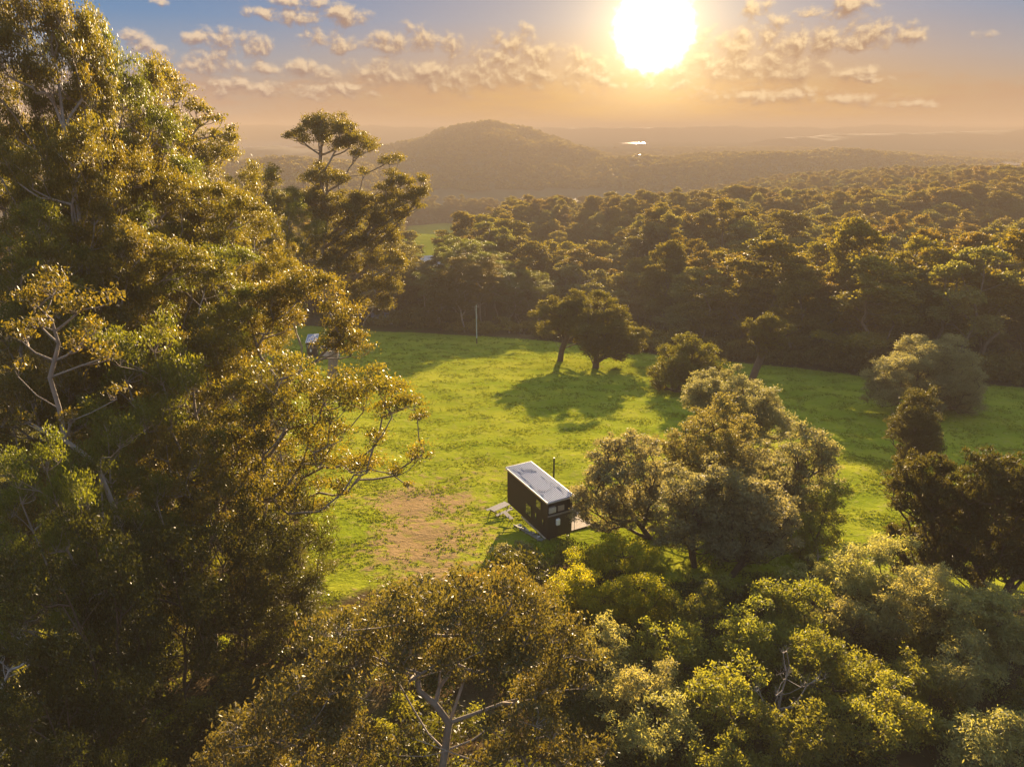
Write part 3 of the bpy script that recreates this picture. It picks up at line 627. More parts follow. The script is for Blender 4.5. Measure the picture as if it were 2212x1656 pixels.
# ---- olive and pale bushes filling the lower right
OL = [
 ('olive', 1500, 1330, 60, 50, 36, 'olive bush right behind the yellow wattles'),
 ('olive', 1555, 1275, 46, 34, 40, 'small golden olive bush at the foot of the grove'),
 ('olive', 1460, 1400, 80, 60, 33, 'broad olive bush below the long-stemmed yellow wattle'),
 ('olive', 1610, 1390, 90, 75, 33, 'dense olive tree in the middle of the lower right thicket'),
 ('olive', 1730, 1345, 80, 70, 35, 'golden olive tree below the grove beside the pale bushes'),
 ('olive', 1800, 1450, 100, 80, 30, 'large olive tree with a sunlit top in the lower right thicket'),
 ('olive', 1560, 1520, 100, 80, 28, 'dark olive tree beside the dead-stemmed one near the bottom edge'),
 ('olive', 1880, 1560, 110, 80, 27, 'olive tree near the bottom edge with fallen dark limbs beside it'),
 ('olive', 1740, 1600, 100, 70, 26, 'shaded olive tree at the bottom edge under the dead stem'),
 ('olive', 1560, 1640, 90, 50, 25, 'low olive bush cut by the bottom edge'),
 ('olive', 1980, 1480, 80, 60, 30, 'yellowish olive bush between the pale trees at right'),
 ('pale', 1760, 1255, 55, 45, 41, 'small pale bush at the foot of the bare twiggy shrub'),
 ('pale', 1880, 1245, 95, 70, 39, 'broad pale silvery tree below the dark she-oaks'),
 ('pale', 2010, 1310, 95, 75, 36, 'pale silvery tree with a thin dark stem showing, mid right'),
 ('pale', 1850, 1330, 75, 55, 36, 'pale bush spilling down beside the golden olive tree'),
 ('pale', 2140, 1350, 105, 85, 34, 'large pale silvery tree cut by the right edge'),
 ('pale', 2090, 1460, 100, 70, 31, 'pale green tree in the lower right with grey hanging leaves'),
 ('pale', 2150, 1610, 110, 80, 26, 'palest sunlit bush in the bottom right corner'),
 ('pale', 1370, 1490, 85, 70, 29, 'soft pale green bush to the right of the red-tinged gum'),
 ('pale', 1400, 1600, 85, 70, 26, 'pale green bush under the red-tinged gum at the bottom edge'),
 ('pale', 1300, 1400, 60, 50, 32, 'pale bush half hidden behind the red-tinged gum'),
]
def billow(rng, cx, cy, rx, ry, n, y):
    b = []; m = rx * y * 1.2 / FPX
    for k in range(n):
        a = rng.uniform(0, 2 * pi); t = math.sqrt(rng.random()) * 1.06; w = .75 + .35 * math.sin(3 * a + cx) * math.sin(2 * a + cy)
        dz = math.sqrt(max(0, 1.15 - t * t)); b.append((cx + rx * t * w * cos(a), cy + ry * t * w * sin(a), min(rx, ry) * rng.uniform(.17, .36), m * dz * (rng.uniform(-1, -.3) if rng.random() < .65 else rng.uniform(0, .9))))
    return b
def dome(rng, cx, cy, rx, ry, n):
    b = []
    for k in range(n):
        a = rng.uniform(0, 2 * pi); t = math.sqrt(rng.random()); b.append((cx + rx * .78 * t * cos(a), cy + ry * .78 * t * sin(a), min(rx, ry) * rng.uniform(.30, .5)))
    return b
for k, (sp, px, py, rx, ry, y, lab) in enumerate(OL):
    rng = np.random.default_rng(100 + k)
    hero('thicket_tree', lab, 'tree', (px, py + ry), billow(rng, px, py, rx * 1.22, ry * 1.22, int(30 + rx * .22), y), sp, 200 + k, y=y, fork=.5)
hero('dead_tree', 'dead grey stem with bare side branches rising through the olive trees', 'tree', (1665, 1640), [(1700,1440,22),(1745,1470,20),(1640,1480,18),(1680,1490,18),(1720,1510,20),(1655,1530,14),(1770,1455,14),(1700,1400,12)], 'olive', 41, y=26.5,
     via=[(1672,1570),(1690,1490),(1705,1440)], leafy=False, bark='bark', fat=1.3)
# ---- the red-tinged gum in the foreground
hero('red_gum', 'large red-tinged gum in the foreground with a forked pale trunk', 'tree', (955, 1760),
     [(1000,1250,34),(1050,1265,40),(1110,1270,44),(1170,1310,44),(1215,1350,40),(1240,1400,36),(940,1290,40),(870,1300,40),(800,1330,40),(740,1350,36),(680,1350,30),(1000,1320,50),(1080,1340,50),(1150,1390,50),(900,1360,48),(820,1390,46),(740,1410,40),
      (1060,1420,46),(1210,1460,44),(960,1410,46),(870,1440,40),(1140,1480,40),(1260,1470,24),(660,1400,28)], 'redgum', 51, y=24.5, via=[(962,1620),(970,1560),(940,1520),(905,1490),(900,1440)], fat=1.15, depth=.55)
hero('red_gum', 'red-tinged gum spreading low over the shadowy hollow, left of the forked one', 'tree', (690, 1800),
     [(640,1460,36),(700,1470,40),(760,1480,40),(590,1500,36),(660,1530,46),(730,1550,46),(550,1550,36),(610,1590,46),(500,1590,34),(690,1620,46),(560,1640,44),(470,1640,34),(780,1590,36),(430,1655,30)], 'redgum', 52, y=22, fat=1.2, depth=.55)
hero('red_gum', 'red-tinged gum sprays in the bottom centre, right of the forked trunk', 'tree', (1130, 1790),
     [(1090,1560,34),(1150,1540,36),(1200,1570,34),(1120,1610,40),(1190,1630,40),(1250,1610,30),(1060,1640,32),(1270,1650,26),(860,1620,26),(880,1580,22)], 'redgum', 53, y=22, fat=1.1, depth=.5)
hero('sunlit_sapling', 'small sunlit gum sapling at the bottom left corner', 'tree', (135, 1790), [(100,1620,24),(140,1615,26),(175,1630,24),(120,1645,26),(165,1655,26),(80,1640,18)], 'redgum', 54, y=20, fat=.8)
hero('dead_tree', 'dead white-limbed tree at the lower left edge', 'tree', (-30, 1640), [(40,1360,16),(60,1420,16),(20,1440,14),(80,1490,14),(10,1500,14),(30,1560,12),(60,1390,10),(-10,1420,14)], 'dark', 55, y=24, via=[(-15,1560),(5,1480)], leafy=False, bark='deadwood', fat=1.0)
for k, (px, py, r, y, lab) in enumerate([(345,1545,34,27,'lime-green shrub glowing in the dark hollow'),(255,1625,36,24,'lime-green shrub near the bottom left corner'),(480,1395,26,36,'bright shrub at the foot of the dark gums'),(330,1655,26,23,'small lime shrub at the bottom edge'),(580,1340,28,40,'sunlit shrub on the edge of the paddock under the dark gum'),(690,1230,24,46,'little green shrub at the paddock corner')]):
    rng = np.random.default_rng(300 + k); hero('lime_shrub', lab, 'shrub', (px, py + r), dome(rng, px, py, r, r * .8, 7), 'lime', 320 + k, y=y, fork=.4)
# ---- the long-limbed gum leaning over the paddock and its neighbours
hero('leaning_gum', 'big gum with long bare limbs reaching right over the paddock', 'tree', (430, 1335),
     [(880,865,26),(845,835,30),(800,825,32),(905,895,16),(840,880,24),(780,865,30),(740,835,34),(700,850,30),(915,965,22),(890,985,14),(930,985,10),(882,1045,9),(850,1015,16),(800,1000,26),(750,1000,30),(700,985,30),(660,950,34),(720,930,26),(640,1010,30),(690,1045,24),(740,1050,20),
      (620,900,34),(575,950,34),(560,1010,30),(620,1070,26),(600,850,32),(540,890,34),(660,820,30),(690,890,30),(620,780,28),(570,800,30),(810,945,22),(590,1060,30),(650,1090,24),(700,1090,18),(480,900,32),(470,1000,32),(530,1050,30),(520,960,30),(500,840,30)], 'gumnear', 61, y=40, via=[(440,1230),(470,1120),(520,1050)], fat=1.05, depth=.45, sag=-.03)
hero('leaning_gum', 'gum branch head hanging in front of the distant second cabin', 'tree', (560, 1130),
     [(725,660,26),(755,690,28),(775,730,26),(740,735,32),(790,755,18),(650,630,28),(620,680,34),(640,610,34),(590,640,36),(560,700,34),(540,770,30),(700,610,26),(560,640,34)], 'gumnear', 62, y=52, via=[(575,1000),(585,900),(600,820)], fat=1.0, depth=.4)
hero('karri', 'very tall lone gum with an umbrella crown rising above the horizon', 'tree', (718, 816),
     [(640,288,16),(662,268,20),(695,262,22),(730,270,24),(765,290,24),(795,312,18),(700,290,24),(745,305,22),(655,300,14),(622,292,10),(675,385,18),(700,378,22),(735,385,16),(690,360,14),(770,330,14),(785,370,10),
      (695,425,30),(735,440,32),(660,430,24),(630,440,22),(700,460,28),(745,475,28),(800,450,30),(775,430,22),(835,345,14),(860,340,12),(845,375,14),(850,400,20),(875,390,18),(910,385,14),(915,415,16),(885,420,20),(840,430,26),(865,460,24),(900,440,14),(820,480,26),
      (690,510,28),(740,520,30),(790,520,28),(840,510,24),(720,560,26),(770,570,26),(670,545,22),(810,560,24),(850,560,26),(750,620,24),(800,610,26),(845,610,26),(700,600,16),(780,650,20),(830,650,20)], 'karri', 63, via=[(722,700),(712,610),(700,520),(700,440),(692,360),(695,310)], fat=1.25, depth=.45)

# ------------------------------------------------------------------ the tall wood on the left
TALL = [proto('tall_gum', 'gum', 70 + k, 38, 7.0, (.34, .40, .28)[k], (30, 24, 34)[k], umbrella, br=2.5, k=2.0, den=1.15, mat=('gum', 'greengum', 'gum')[k]) for k in range(3)]
MID = [proto('gum', 'gumnear', 80 + k, 20, 5.2, .30, (34, 28)[k], egg, br=1.7, k=1.8, mat=('gum', 'greengum')[k]) for k in range(2)]
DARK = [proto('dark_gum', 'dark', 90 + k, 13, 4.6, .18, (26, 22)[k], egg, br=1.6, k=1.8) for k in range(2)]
LEFT = [
 (TALL[0], 30, -70, 330, 50, 'tallest gum at the top left corner with sky between its stems'),
 (TALL[0], -60, 300, 330, 62, 'gum crown closing the left edge between the corner gum and the pale twisting stems'),
 (TALL[2], -30, 140, 300, 72, 'gum crown at the left edge showing between the stems of the corner gum'),
 (TALL[2], 105, -10, 250, 53, 'tall gum filling the skyline between the corner gum and the stacked tufts'),
 (TALL[1], 175, 35, 270, 58, 'tall gum with stacked umbrella tufts, second on the left skyline'),
 (TALL[2], 262, 105, 230, 64, 'tall gum on the left skyline where it starts to step down'),
 (TALL[1], 330, 215, 190, 80, 'slender gum crown just behind the thin bare boughs over the inlet'),
 (TALL[0], 425, 285, 230, 78, 'gum at the right shoulder of the left skyline, above the inlet'),
 (TALL[2], 535, 350, 170, 112, 'gum top rising just left of the umbrella-crowned giant'),
 (TALL[1], 610, 405, 150, 125, 'lower gum crown tucked against the left of the umbrella-crowned giant'),
 (TALL[2], 90, 235, 330, 47, 'broad golden gum crown below the top left corner'),
 (TALL[0], 235, 290, 290, 53, 'golden gum crown under the stacked umbrella tufts'),
 (TALL[1], 350, 335, 250, 61, 'golden gum crown stepping down towards the inlet view'),
 (TALL[0], 455, 395, 260, 60, 'rounded golden crown in the middle of the left wood'),
 (TALL[2], 545, 440, 170, 70, 'gum crown on the inner slope of the left wood, left of the giant trunk'),
 (TALL[1], 20, 430, 310, 41, 'gum crown cut by the left edge at upper mid height'),
 (TALL[2], 170, 470, 320, 43, 'wide crown with dark hollows in the left wood'),
 (TALL[0], 320, 500, 300, 48, 'crown with pale bare forks in the left wood'),
 (TALL[1], 455, 520, 270, 54, 'bright crown above the gum that leans over the paddock'),
 (MID[0], 90, 650, 400, 40, 'darker gum low in the left wood with pale twisting stems'),
 (MID[1], 260, 640, 360, 37, 'gum in the left wood behind the twisting pale stems'),
 (MID[0], 400, 690, 330, 42, 'gum between the twisting stems and the leaning gum'),
 (MID[1], 20, 890, 300, 26, 'sunlit gum head nearest the left edge'),
 (MID[1], 210, 850, 320, 31, 'shaded gum below the pale twisting stems'),
 (MID[0], 380, 900, 300, 35, 'shaded gum beneath the long bare limbs'),
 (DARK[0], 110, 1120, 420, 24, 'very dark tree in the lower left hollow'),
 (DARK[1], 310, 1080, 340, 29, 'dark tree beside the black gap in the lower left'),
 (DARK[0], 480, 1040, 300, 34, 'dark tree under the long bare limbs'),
 (DARK[1], 610, 1060, 230, 38, 'tree with shade-darkened leaves whose edge meets the bare track'),
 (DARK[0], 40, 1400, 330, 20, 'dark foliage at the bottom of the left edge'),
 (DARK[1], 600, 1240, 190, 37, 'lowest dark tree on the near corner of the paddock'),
]
_r = random.Random(5)
for p, px, py, w, y, lab in LEFT:
    place_px('gum_tree', p, px, py, w * .89, y, _r.uniform(0, 6.28), lab, 'tree', 'gums of the left-hand wood')

# ------------------------------------------------------------------ the forest beyond the paddock
FOR = [proto('forest_gum', 'forest', 400 + k, 26, 5.0, (.22, .3, .18, .26, .34, .2)[k], (17, 14, 20, 16, 13, 18)[k], umbrella if k % 3 == 1 else egg, br=(2.3, 2.0, 2.6, 1.8, 2.1, 2.4)[k], k=2.6, den=1.0, sides=5, mat=('forest', 'forest_brown', 'forest', 'forest_grey', 'forest', 'forest_grey')[k]) for k in range(6)]
rng = np.random.default_rng(77)
gx, gy = np.meshgrid(np.arange(-150, 620, 9.8), np.arange(115, 900, 9.8)); gx[1::2] += 4.9
gx = (gx + rng.uniform(-2.6, 2.6, gx.shape)).ravel(); gy = (gy + rng.uniform(-2.6, 2.6, gy.shape)).ravel()
ok = (np.abs(gx) < .72 * gy + 14) & (poly_sd(PADDOCK, gx, gy) < -3.5) & (poly_sd(FIELD, gx, gy) < -6)
pxs = 1106 + FPX * gx / (gy * cos(PITCH) - G(gx, gy) * sin(PITCH)); 
ok &= (pxs > 560) & ((pxs > 690) | (gy > 200)) & ~((gx < -62) & (gy < 200)) & (~((pxs > 885) & (pxs < 955) & (gy > 300) & (gy < 400))) & ~((gx > 60) & (gy < 100))
ok &= ~((gx > -2) & (gx < 46) & (gy < 232 - .12 * gx))
ok &= ~((gy > 560) & (np.sin(gx * .013 + 1) * np.sin(gy * .017) > .62))
gx, gy = gx[ok], gy[ok]; o = np.argsort(np.hypot(gx, gy)); gx, gy = gx[o], gy[o]; gz = G(gx, gy)
print('forest trees', len(gx))
N1 = 300
def zone(x, y):
    e = -float(poly_sd(PADDOCK, np.array([x]), np.array([y]))[0]); row = 'edge' if e < 16 else 'deep'
    if x < 12: return ('gum with bare lower trunk in the row behind the power pole', 'gums behind the power pole') if row == 'edge' else ('gum crown in the clump behind the power pole', 'gum crowns behind the power pole')
    if x < 62: return ('forest gum on the shaded edge behind the paired paddock trees', 'forest edge behind the paired trees') if row == 'edge' else ('domed gum crown in the forest beyond the paired paddock trees', 'forest beyond the paired trees')
    if x < 105: return ('forest gum on the shaded edge behind the lone leaning tree', 'forest edge behind the leaning tree') if row == 'edge' else ('domed gum crown in the forest beyond the lone leaning tree', 'forest beyond the leaning tree')
    return ('forest gum on the shaded edge behind the big pale paddock tree', 'forest edge at the right') if row == 'edge' else ('domed gum crown in the forest at the upper right', 'forest at the upper right')
r_ = random.Random(9)
for x, y, z in list(zip(gx, gy, gz))[:N1]:
    lab, grp = zone(x, y); p = FOR[r_.randrange(6)]; h = r_.choice((17, 20, 23, 26, 30)) * r_.uniform(.92, 1.12)
    if x < 14 and y < 262: p = (TALL[r_.randrange(3)], FOR[0], TALL[r_.randrange(3)])[r_.randrange(3)]; h = r_.uniform(20, 28)
    h = min(h, 18 if y < 232 else 13) if 880 < 1106 + FPX * x / (y * cos(PITCH) - z * sin(PITCH)) < 960 else h
    place('forest_gum', p, (x, y, z - .3), h, r_.uniform(10.5, 17) * (.75 + .25 * h / 24), r_.uniform(0, 6.28), lab, 'tree', grp)

BARE = [bare_proto(600 + k, 20, 4.0) for k in range(2)]
for k, (px, py, y) in enumerate([(2050, 520, 235), (2095, 505, 250), (2130, 530, 240), (2150, 490, 262), (2080, 545, 225), (1990, 500, 262), (2180, 540, 235), (1515, 590, 236), (1900, 560, 222)]):
    t = W(px, py, y); z = g1(t[0], y); o = link('bare_tree', BARE[k % 2], None, (t[0], y, z)); h = t[2] - z; o.scale = (h / 20, h / 20, h / 20); o.rotation_euler = (0, 0, k * 1.9)
    tag(o, *(('single bare grey tree in the forest behind the paddock bush', 'tree') if px == 1515 else ('bare grey tree among the crowns of the right-hand forest', 'tree', 'bare grey trees in the right-hand forest')))
def scatter(name, label, pts, protos, smin, smax, zs, seed, kind='stuff'):
    """one object whose points carry copies of a few trees"""
    col = bpy.data.collections.new(name + '_kinds')
    for p in protos: col.objects.link(bpy.data.objects.new(name + '_kind', p))
    me = bpy.data.meshes.new(name); me.from_pydata([tuple(map(float, p)) for p in pts], [], []); o = tag(link(name, me), label, None, None, kind)
    ng = bpy.data.node_groups.new(name, 'GeometryNodeTree'); ng.interface.new_socket('Geometry', in_out='INPUT', socket_type='NodeSocketGeometry'); ng.interface.new_socket('Geometry', in_out='OUTPUT', socket_type='NodeSocketGeometry')
    N = ng.nodes; L = ng.links; gi = N.new('NodeGroupInput'); go = N.new('NodeGroupOutput'); ip = N.new('GeometryNodeInstanceOnPoints'); ci = N.new('GeometryNodeCollectionInfo')
    ci.inputs['Collection'].default_value = col; ci.inputs['Separate Children'].default_value = True; ci.inputs['Reset Children'].default_value = True
    ip.inputs['Pick Instance'].default_value = True
    def rnd(t, a, b, s):
        n = N.new('FunctionNodeRandomValue'); n.data_type = t
        i = {'INT': (4, 5), 'FLOAT': (2, 3), 'FLOAT_VECTOR': (0, 1)}[t]; n.inputs[i[0]].default_value = a; n.inputs[i[1]].default_value = b; n.inputs['Seed'].default_value = s
        return n.outputs[{'INT': 2, 'FLOAT': 1, 'FLOAT_VECTOR': 0}[t]]
    L.new(gi.outputs[0], ip.inputs['Points']); L.new(ci.outputs[0], ip.inputs['Instance']); L.new(rnd('INT', 0, len(protos) - 1, seed), ip.inputs['Instance Index'])
    L.new(rnd('FLOAT_VECTOR', (0, 0, 0), (0, 0, 6.283), seed + 1), ip.inputs['Rotation'])
    L.new(rnd('FLOAT_VECTOR', (smin, smin, smin * zs), (smax, smax, smax * zs), seed + 2), ip.inputs['Scale']); L.new(ip.outputs[0], go.inputs[0])
    md = o.modifiers.new('scatter', 'NODES'); md.node_group = ng
    return o
scatter('distant_forest', 'hazy gum forest running down into the valley', np.stack((gx, gy, gz - .5), -1)[N1:], [p['crown'] for p in FOR], .95, 1.9, .62, 3)
def blob_tree(seed, n=120, H=9, R=5.0, L=3.0):
    rng = np.random.default_rng(seed); v = rng.normal(size=(n, 3)); v[:, 2] = np.abs(v[:, 2]) * .9 - .15; v = unit(v); c = v * np.array((R, R, H * .6)) * rng.uniform(.65, 1.0, (n, 1)) + np.array((0, 0, H * .42))
    d = unit(rng.normal(size=(n, 3))); w = unit(np.cross(d, unit(v * .7 + rng.normal(size=(n, 3)) * .6))); s = rng.uniform(.6, 1.2, (n, 1)) * L / 2
    return mesh_np('bush', np.stack((c - d * s, c + w * s * .7, c + d * s, c - w * s * .7), 1).reshape(-1, 3), np.arange(n * 4).reshape(-1, 4), M['forest'], tint=rng.uniform(0, 1, n))
BL = [blob_tree(500 + k) for k in range(4)]
hp = []
for (xs, ys, Z), n, zmin in zip(RIDGES, (6500, 4500, 2200), (-93, -92, -91)):
    i = rng.integers(0, len(xs), n * 2); j = rng.integers(0, len(ys), n * 2); q = np.stack((xs[i] + rng.uniform(-3, 3, n * 2), ys[j] + rng.uniform(-8, 8, n * 2), Z[j, i] - 1.5), -1); hp.append(q[q[:, 2] > zmin][:n])
    cr = int(np.argmax(Z.max(axis=1))); k = rng.integers(0, len(xs), 380); hp.append(np.stack((xs[k] + rng.uniform(-3, 3, 380), np.full(380, ys[cr]) + rng.uniform(-10, 4, 380), Z[cr, k] - 2.5), -1))
px_ = rng.uniform(-1200, 1500, 30000); py_ = np.concatenate((rng.uniform(820, 1500, 20000), rng.uniform(1500, 2600, 10000))); keep = (np.abs(px_) < .75 * py_) & ((np.sin(px_ * .006) * np.sin(py_ * .008 + 1) < .25) | ((py_ < 1400) & (px_ > 20))) & (poly_sd(FIELD, px_, py_) < -5)
hp.append(np.stack((px_[keep], py_[keep], G(px_[keep], py_[keep]) - 1), -1))
scatter('hillside_forest', 'scrubby forest on the far hills and plain', np.concatenate(hp), BL, .75, 1.4, .8, 13)

# ------------------------------------------------------------------ grass, undergrowth and litter
def build_grass():
    rng = np.random.default_rng(21); n = 150000
    u = rng.random(n); y = 38 * (205 / 38) ** u; x = rng.uniform(-1, 1, n) * (.74 * y + 6)
    sd_ = poly_sd(PADDOCK, x, y); cl = np.sin(x * .83 + 1.7 * np.sin(y * .31)) + np.sin(y * .77 + 1.3 * np.sin(x * .43)) + rng.normal(size=n) * .8
    k = (sd_ > -1.5) & (cl > .2); x, y, cl = x[k], y[k], cl[k]; n = len(x); z = G(x, y)
    # bare ground stays thin
    for px, py, rr in [(905, 1120, 5.5), (915, 1200, 5.0)]:
        q = ground_at(px, py); f = np.exp(-((x - q[0]) / 3.6) ** 2 - ((y - q[1]) / 5.5) ** 2); kk = rng.random(len(x)) > f * .8; x, y, z, cl = x[kk], y[kk], z[kk], cl[kk]
    n = len(x); B = 6; h = (rng.uniform(.05, .11, n) * np.where(cl > 1.9, 1.6, 1))[:, None] * rng.uniform(.7, 1.2, (n, B)) * (1 + (y / 170)[:, None])
    a = rng.uniform(0, 2 * pi, (n, B)); lean = rng.uniform(.1, .9, (n, B)) * h; r0 = rng.uniform(0, .16, (n, B)) * (1 + (y / 120)[:, None]); a0 = rng.uniform(0, 2 * pi, (n, B))
    bx = x[:, None] + r0 * np.cos(a0); by = y[:, None] + r0 * np.sin(a0); bz = np.broadcast_to(z[:, None] - .02, bx.shape); w = .035 * (1 + (y / 70)[:, None])
    p = a + pi / 2
    V = np.stack((np.stack((bx - w * np.cos(p), by - w * np.sin(p), bz), -1), np.stack((bx + w * np.cos(p), by + w * np.sin(p), bz), -1), np.stack((bx + lean * np.cos(a), by + lean * np.sin(a), bz + h), -1)), 2).reshape(-1, 3)
    t = np.clip(np.repeat(rng.uniform(0, 1, n), B) * .6 + rng.uniform(0, .4, n * B), 0, 1)
    m = leafmat('grass_blades', (.12, .15, .010), (.21, .215, .018), (1.3, 1.25, .7), .34, .8, .05, objvar=0)
    tag(link('grass', mesh_np('grass', V, np.arange(n * B * 3).reshape(-1, 3), m, tint=t)), 'tufted green grass of the paddock', None, None, 'stuff')
build_grass()
def bush_mesh(sp, seed, R, H):
    rng = np.random.default_rng(seed); b = [(rng.normal() * R * .5, rng.normal() * R * .5, H * rng.uniform(.35, .8), R * rng.uniform(.35, .6)) for _ in range(7)]
    q = SP[sp]; cl = fill(rng, b, q['cr']); V, F, tn = leaves(rng, cl, q['L'] * 1.2, q['W'] * 1.2, q['den'] * .6, **q['kw']); return mesh_np('undergrowth', V, F, M[q['mat']], tint=tn)
ux = rng.uniform(-75, 80, 5200); uy = rng.uniform(8, 170, 5200)
k = (np.abs(ux) < .75 * uy + 8) & (poly_sd(PADDOCK, ux, uy) < -1.5) & (uy < 110 + 0 * ux) & ((ux < 5) | (uy < 52)); ux, uy = ux[k], uy[k]
ex = rng.uniform(-60, 190, 9000); ey = rng.uniform(110, 240, 9000); es = poly_sd(PADDOCK, ex, ey); k = (es < -2.5) & (es > -16) & (np.abs(ex) < .74 * ey + 8) & ((ex > 8) | (rng.random(9000) < .25)) & (ey > 120)
ex, ey = ex[k][:900], ey[k][:900]
scatter('forest_edge_scrub', 'dark scrub filling in below the crowns along the forest edge', np.stack((ex, ey, G(ex, ey) - .3), -1), [bush_mesh('forest', 5, 2.4, 4.5), bush_mesh('forest', 6, 2.0, 3.2)], .6, 1.5, 1.0, 43)
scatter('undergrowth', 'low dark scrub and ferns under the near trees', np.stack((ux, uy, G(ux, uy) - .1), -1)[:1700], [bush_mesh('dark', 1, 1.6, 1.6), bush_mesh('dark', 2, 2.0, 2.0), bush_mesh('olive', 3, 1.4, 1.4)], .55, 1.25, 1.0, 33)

# ------------------------------------------------------------------ the cabin
def ribs_mat(name, col, rough, metal=0.0, spec=.4, var=.12): return simple(name, col, rough, metal, var, 1.2, spec)
M['black'] = ribs_mat('charcoal_cladding', (.022, .017, .016), .55)
M['zinc'] = ribs_mat('zinc_roof_sheet', (.16, .20, .29), .6, .75, .5, .1)
M['trim'] = ribs_mat('pale_metal_trim', (.55, .52, .50), .4, .4)
M['white'] = ribs_mat('white_enamel', (.78, .77, .74), .4)
M['glass'] = ribs_mat('window_glass', (.25, .26, .22), .06, .85, .5, .05)
M['deckwood'] = simple('weathered_deck_boards', (.36, .28, .20), .75, 0, .25, 2.5, .2, .2)
M['grey_wood'] = simple('silvered_timber', (.19, .175, .175), .75, 0, .25, 3, .2, .2)
M['iron'] = ribs_mat('dark_steel', (.04, .038, .04), .5, .6)
M['rubber'] = ribs_mat('tyre_rubber', (.02, .02, .02), .9)
M['pvc'] = ribs_mat('pale_pipe', (.20, .18, .16), .75)
M['greenpipe'] = ribs_mat('grey_green_pipe', (.16, .21, .18), .6)
M['shedwall'] = ribs_mat('grey_sheet_wall', (.17, .16, .17), .6)
def tiny_house(loc, rz, label, detail=True):
    r = tag(empty('tiny_house', loc, rz), label, 'cabin', 'tiny houses on trailers'); W_, L_ = 2.4, 7.2; zt, zb = 3.78, .42
    b = MB(); b.box(0, W_, .42, L_, zb, zt); b.box(0, W_, 0, .42, zb, 2.55); b.box(0, .09, 0, .42, 2.55, zt); b.box(W_ - .09, W_, 0, .42, 2.55, zt)
    x = .12
    for k in range(35):                                   # standing ribs of the cladding
        yy = .1 + k * .205
        if yy < L_: b.box(-.018, 0, yy, yy + .035, zb + .01, zt - .01); b.box(W_, W_ + .018, yy, yy + .035, zb + .01, zt - .01)
    for k in range(11): b.box(.12 + k * .205, .155 + k * .205, -.018, 0, zb + .01, 2.53); b.box(.12 + k * .205, .155 + k * .205, L_, L_ + .018, zb + .01, zt - .01)
    b.build('wall', M['black'], r)
    # corrugated roof, ribs along its length
    n = 15; xs = []; zs = []
    x0, x1 = -.06, W_ + .06; pw = (x1 - x0) / n
    for k in range(n):
        for f, h in ((0, 0), (.55, 0), (.66, .05), (.88, .05)): xs.append(x0 + (k + f) * pw); zs.append(h)
    xs.append(x1); zs.append(0.0); m = len(xs); y0, y1 = -.10, L_ + .10; vs = []
    for yy in (y0, y1):
        for dz in (0, -.02):
            for a, h in zip(xs, zs): vs.append((a, yy, zt + .10 + .02 * a + h + dz))
    fs = []
    for i in range(m - 1): fs += [(i, i + 1, 2 * m + i + 1, 2 * m + i), (m + i + 1, m + i, 3 * m + i, 3 * m + i + 1), (i, m + i, m + i + 1, i + 1), (2 * m + i, 2 * m + i + 1, 3 * m + i + 1, 3 * m + i)]
    ro = MB().add(vs, fs).build('roof', M['zinc'], r)
    t = MB(); t.box(-.13, -.065, -.12, L_ + .12, zt - .03, zt + .14); t.box(W_ + .065, W_ + .13, -.12, L_ + .12, zt + .01, zt + .20); t.box(-.065, W_ + .065, L_ + .103, L_ + .15, zt - .0, zt + .17); t.box(-.065, W_ + .065, -.16, -.103, zt + .0, zt + .09)
    t.build('roof_trim', M['trim'], ro)
    if detail:
        c = []
        rngc = random.Random(4)
        for pts in [[(.35, 6.9), (.5, 6.3), (.55, 5.6), (.3, 5.0), (.35, 4.2)], [(.55, 5.6), (1.2, 5.7), (1.75, 5.3)], [(1.0, 6.6), (1.15, 6.0), (1.7, 5.9), (1.9, 5.2)], [(.35, 4.2), (.25, 3.2), (.3, 2.2), (.8, 1.6), (1.5, 1.9), (1.8, 2.6)], [(1.8, 4.4), (1.9, 3.6), (1.7, 3.0)], [(1.95, 2.9), (2.0, 2.1), (2.1, 1.2), (1.85, .7)], [(.3, 2.2), (.25, 1.0)]]:
            P = np.array([(a, bq, zt + .175 + .02 * a) for a, bq in pts]); P = np.vstack([P[i] + (P[i + 1] - P[i]) * s for i in range(len(P) - 1) for s in (0, .33, .66)] + [P[-1:]]); P[:, :2] += np.random.default_rng(3).normal(size=(len(P), 2)) * .03
            c.append((P, np.full(len(P), .012)))
        V, F = tubes(c, 5, .004); link('roof_cable', mesh_np('roof_cable', V, F, M['rubber']), ro)
    # windows on the long wall facing the wood: y0, y1, z0, z1
    for ya, yb, za, zc in ((2.65, 3.75, 1.05, 2.15), (1.05, 1.95, 2.55, 3.4), (1.75, 2.15, 1.35, 2.0), (.55, .9, 1.4, 2.0)):
        f = MB(); d = -.05
        f.box(d, -.002, ya, yb, za, za + .06); f.box(d, -.002, ya, yb, zc - .06, zc); f.box(d, -.002, ya, ya + .06, za + .06, zc - .06); f.box(d, -.002, yb - .06, yb, za + .06, zc - .06)
        w = f.build('window', M['iron'], r); MB().box(-.028, -.003, ya + .06, yb - .06, za + .06, zc - .06).build('pane', M['glass'], w)
    # end wall: alcove with the air conditioner, sill and the water heater
    MB().box(.0, W_, -.035, .0, 2.45, 2.60).build('alcove_sill', M['grey_wood'], r)
    ac = MB().box(.18, .88, .06, .36, 2.68, 3.18, .03).build('air_conditioner', M['trim'], r)
    g = MB()
    for k in range(9): g.box(.24, .64, .045, .06, 2.74 + k * .044, 2.755 + k * .044)
    g.build('grille', M['trim'], ac)
    MB().box(1.15, 1.75, .2, .3, 2.62, 3.1).build('alcove_panel', M['deckwood'], r)
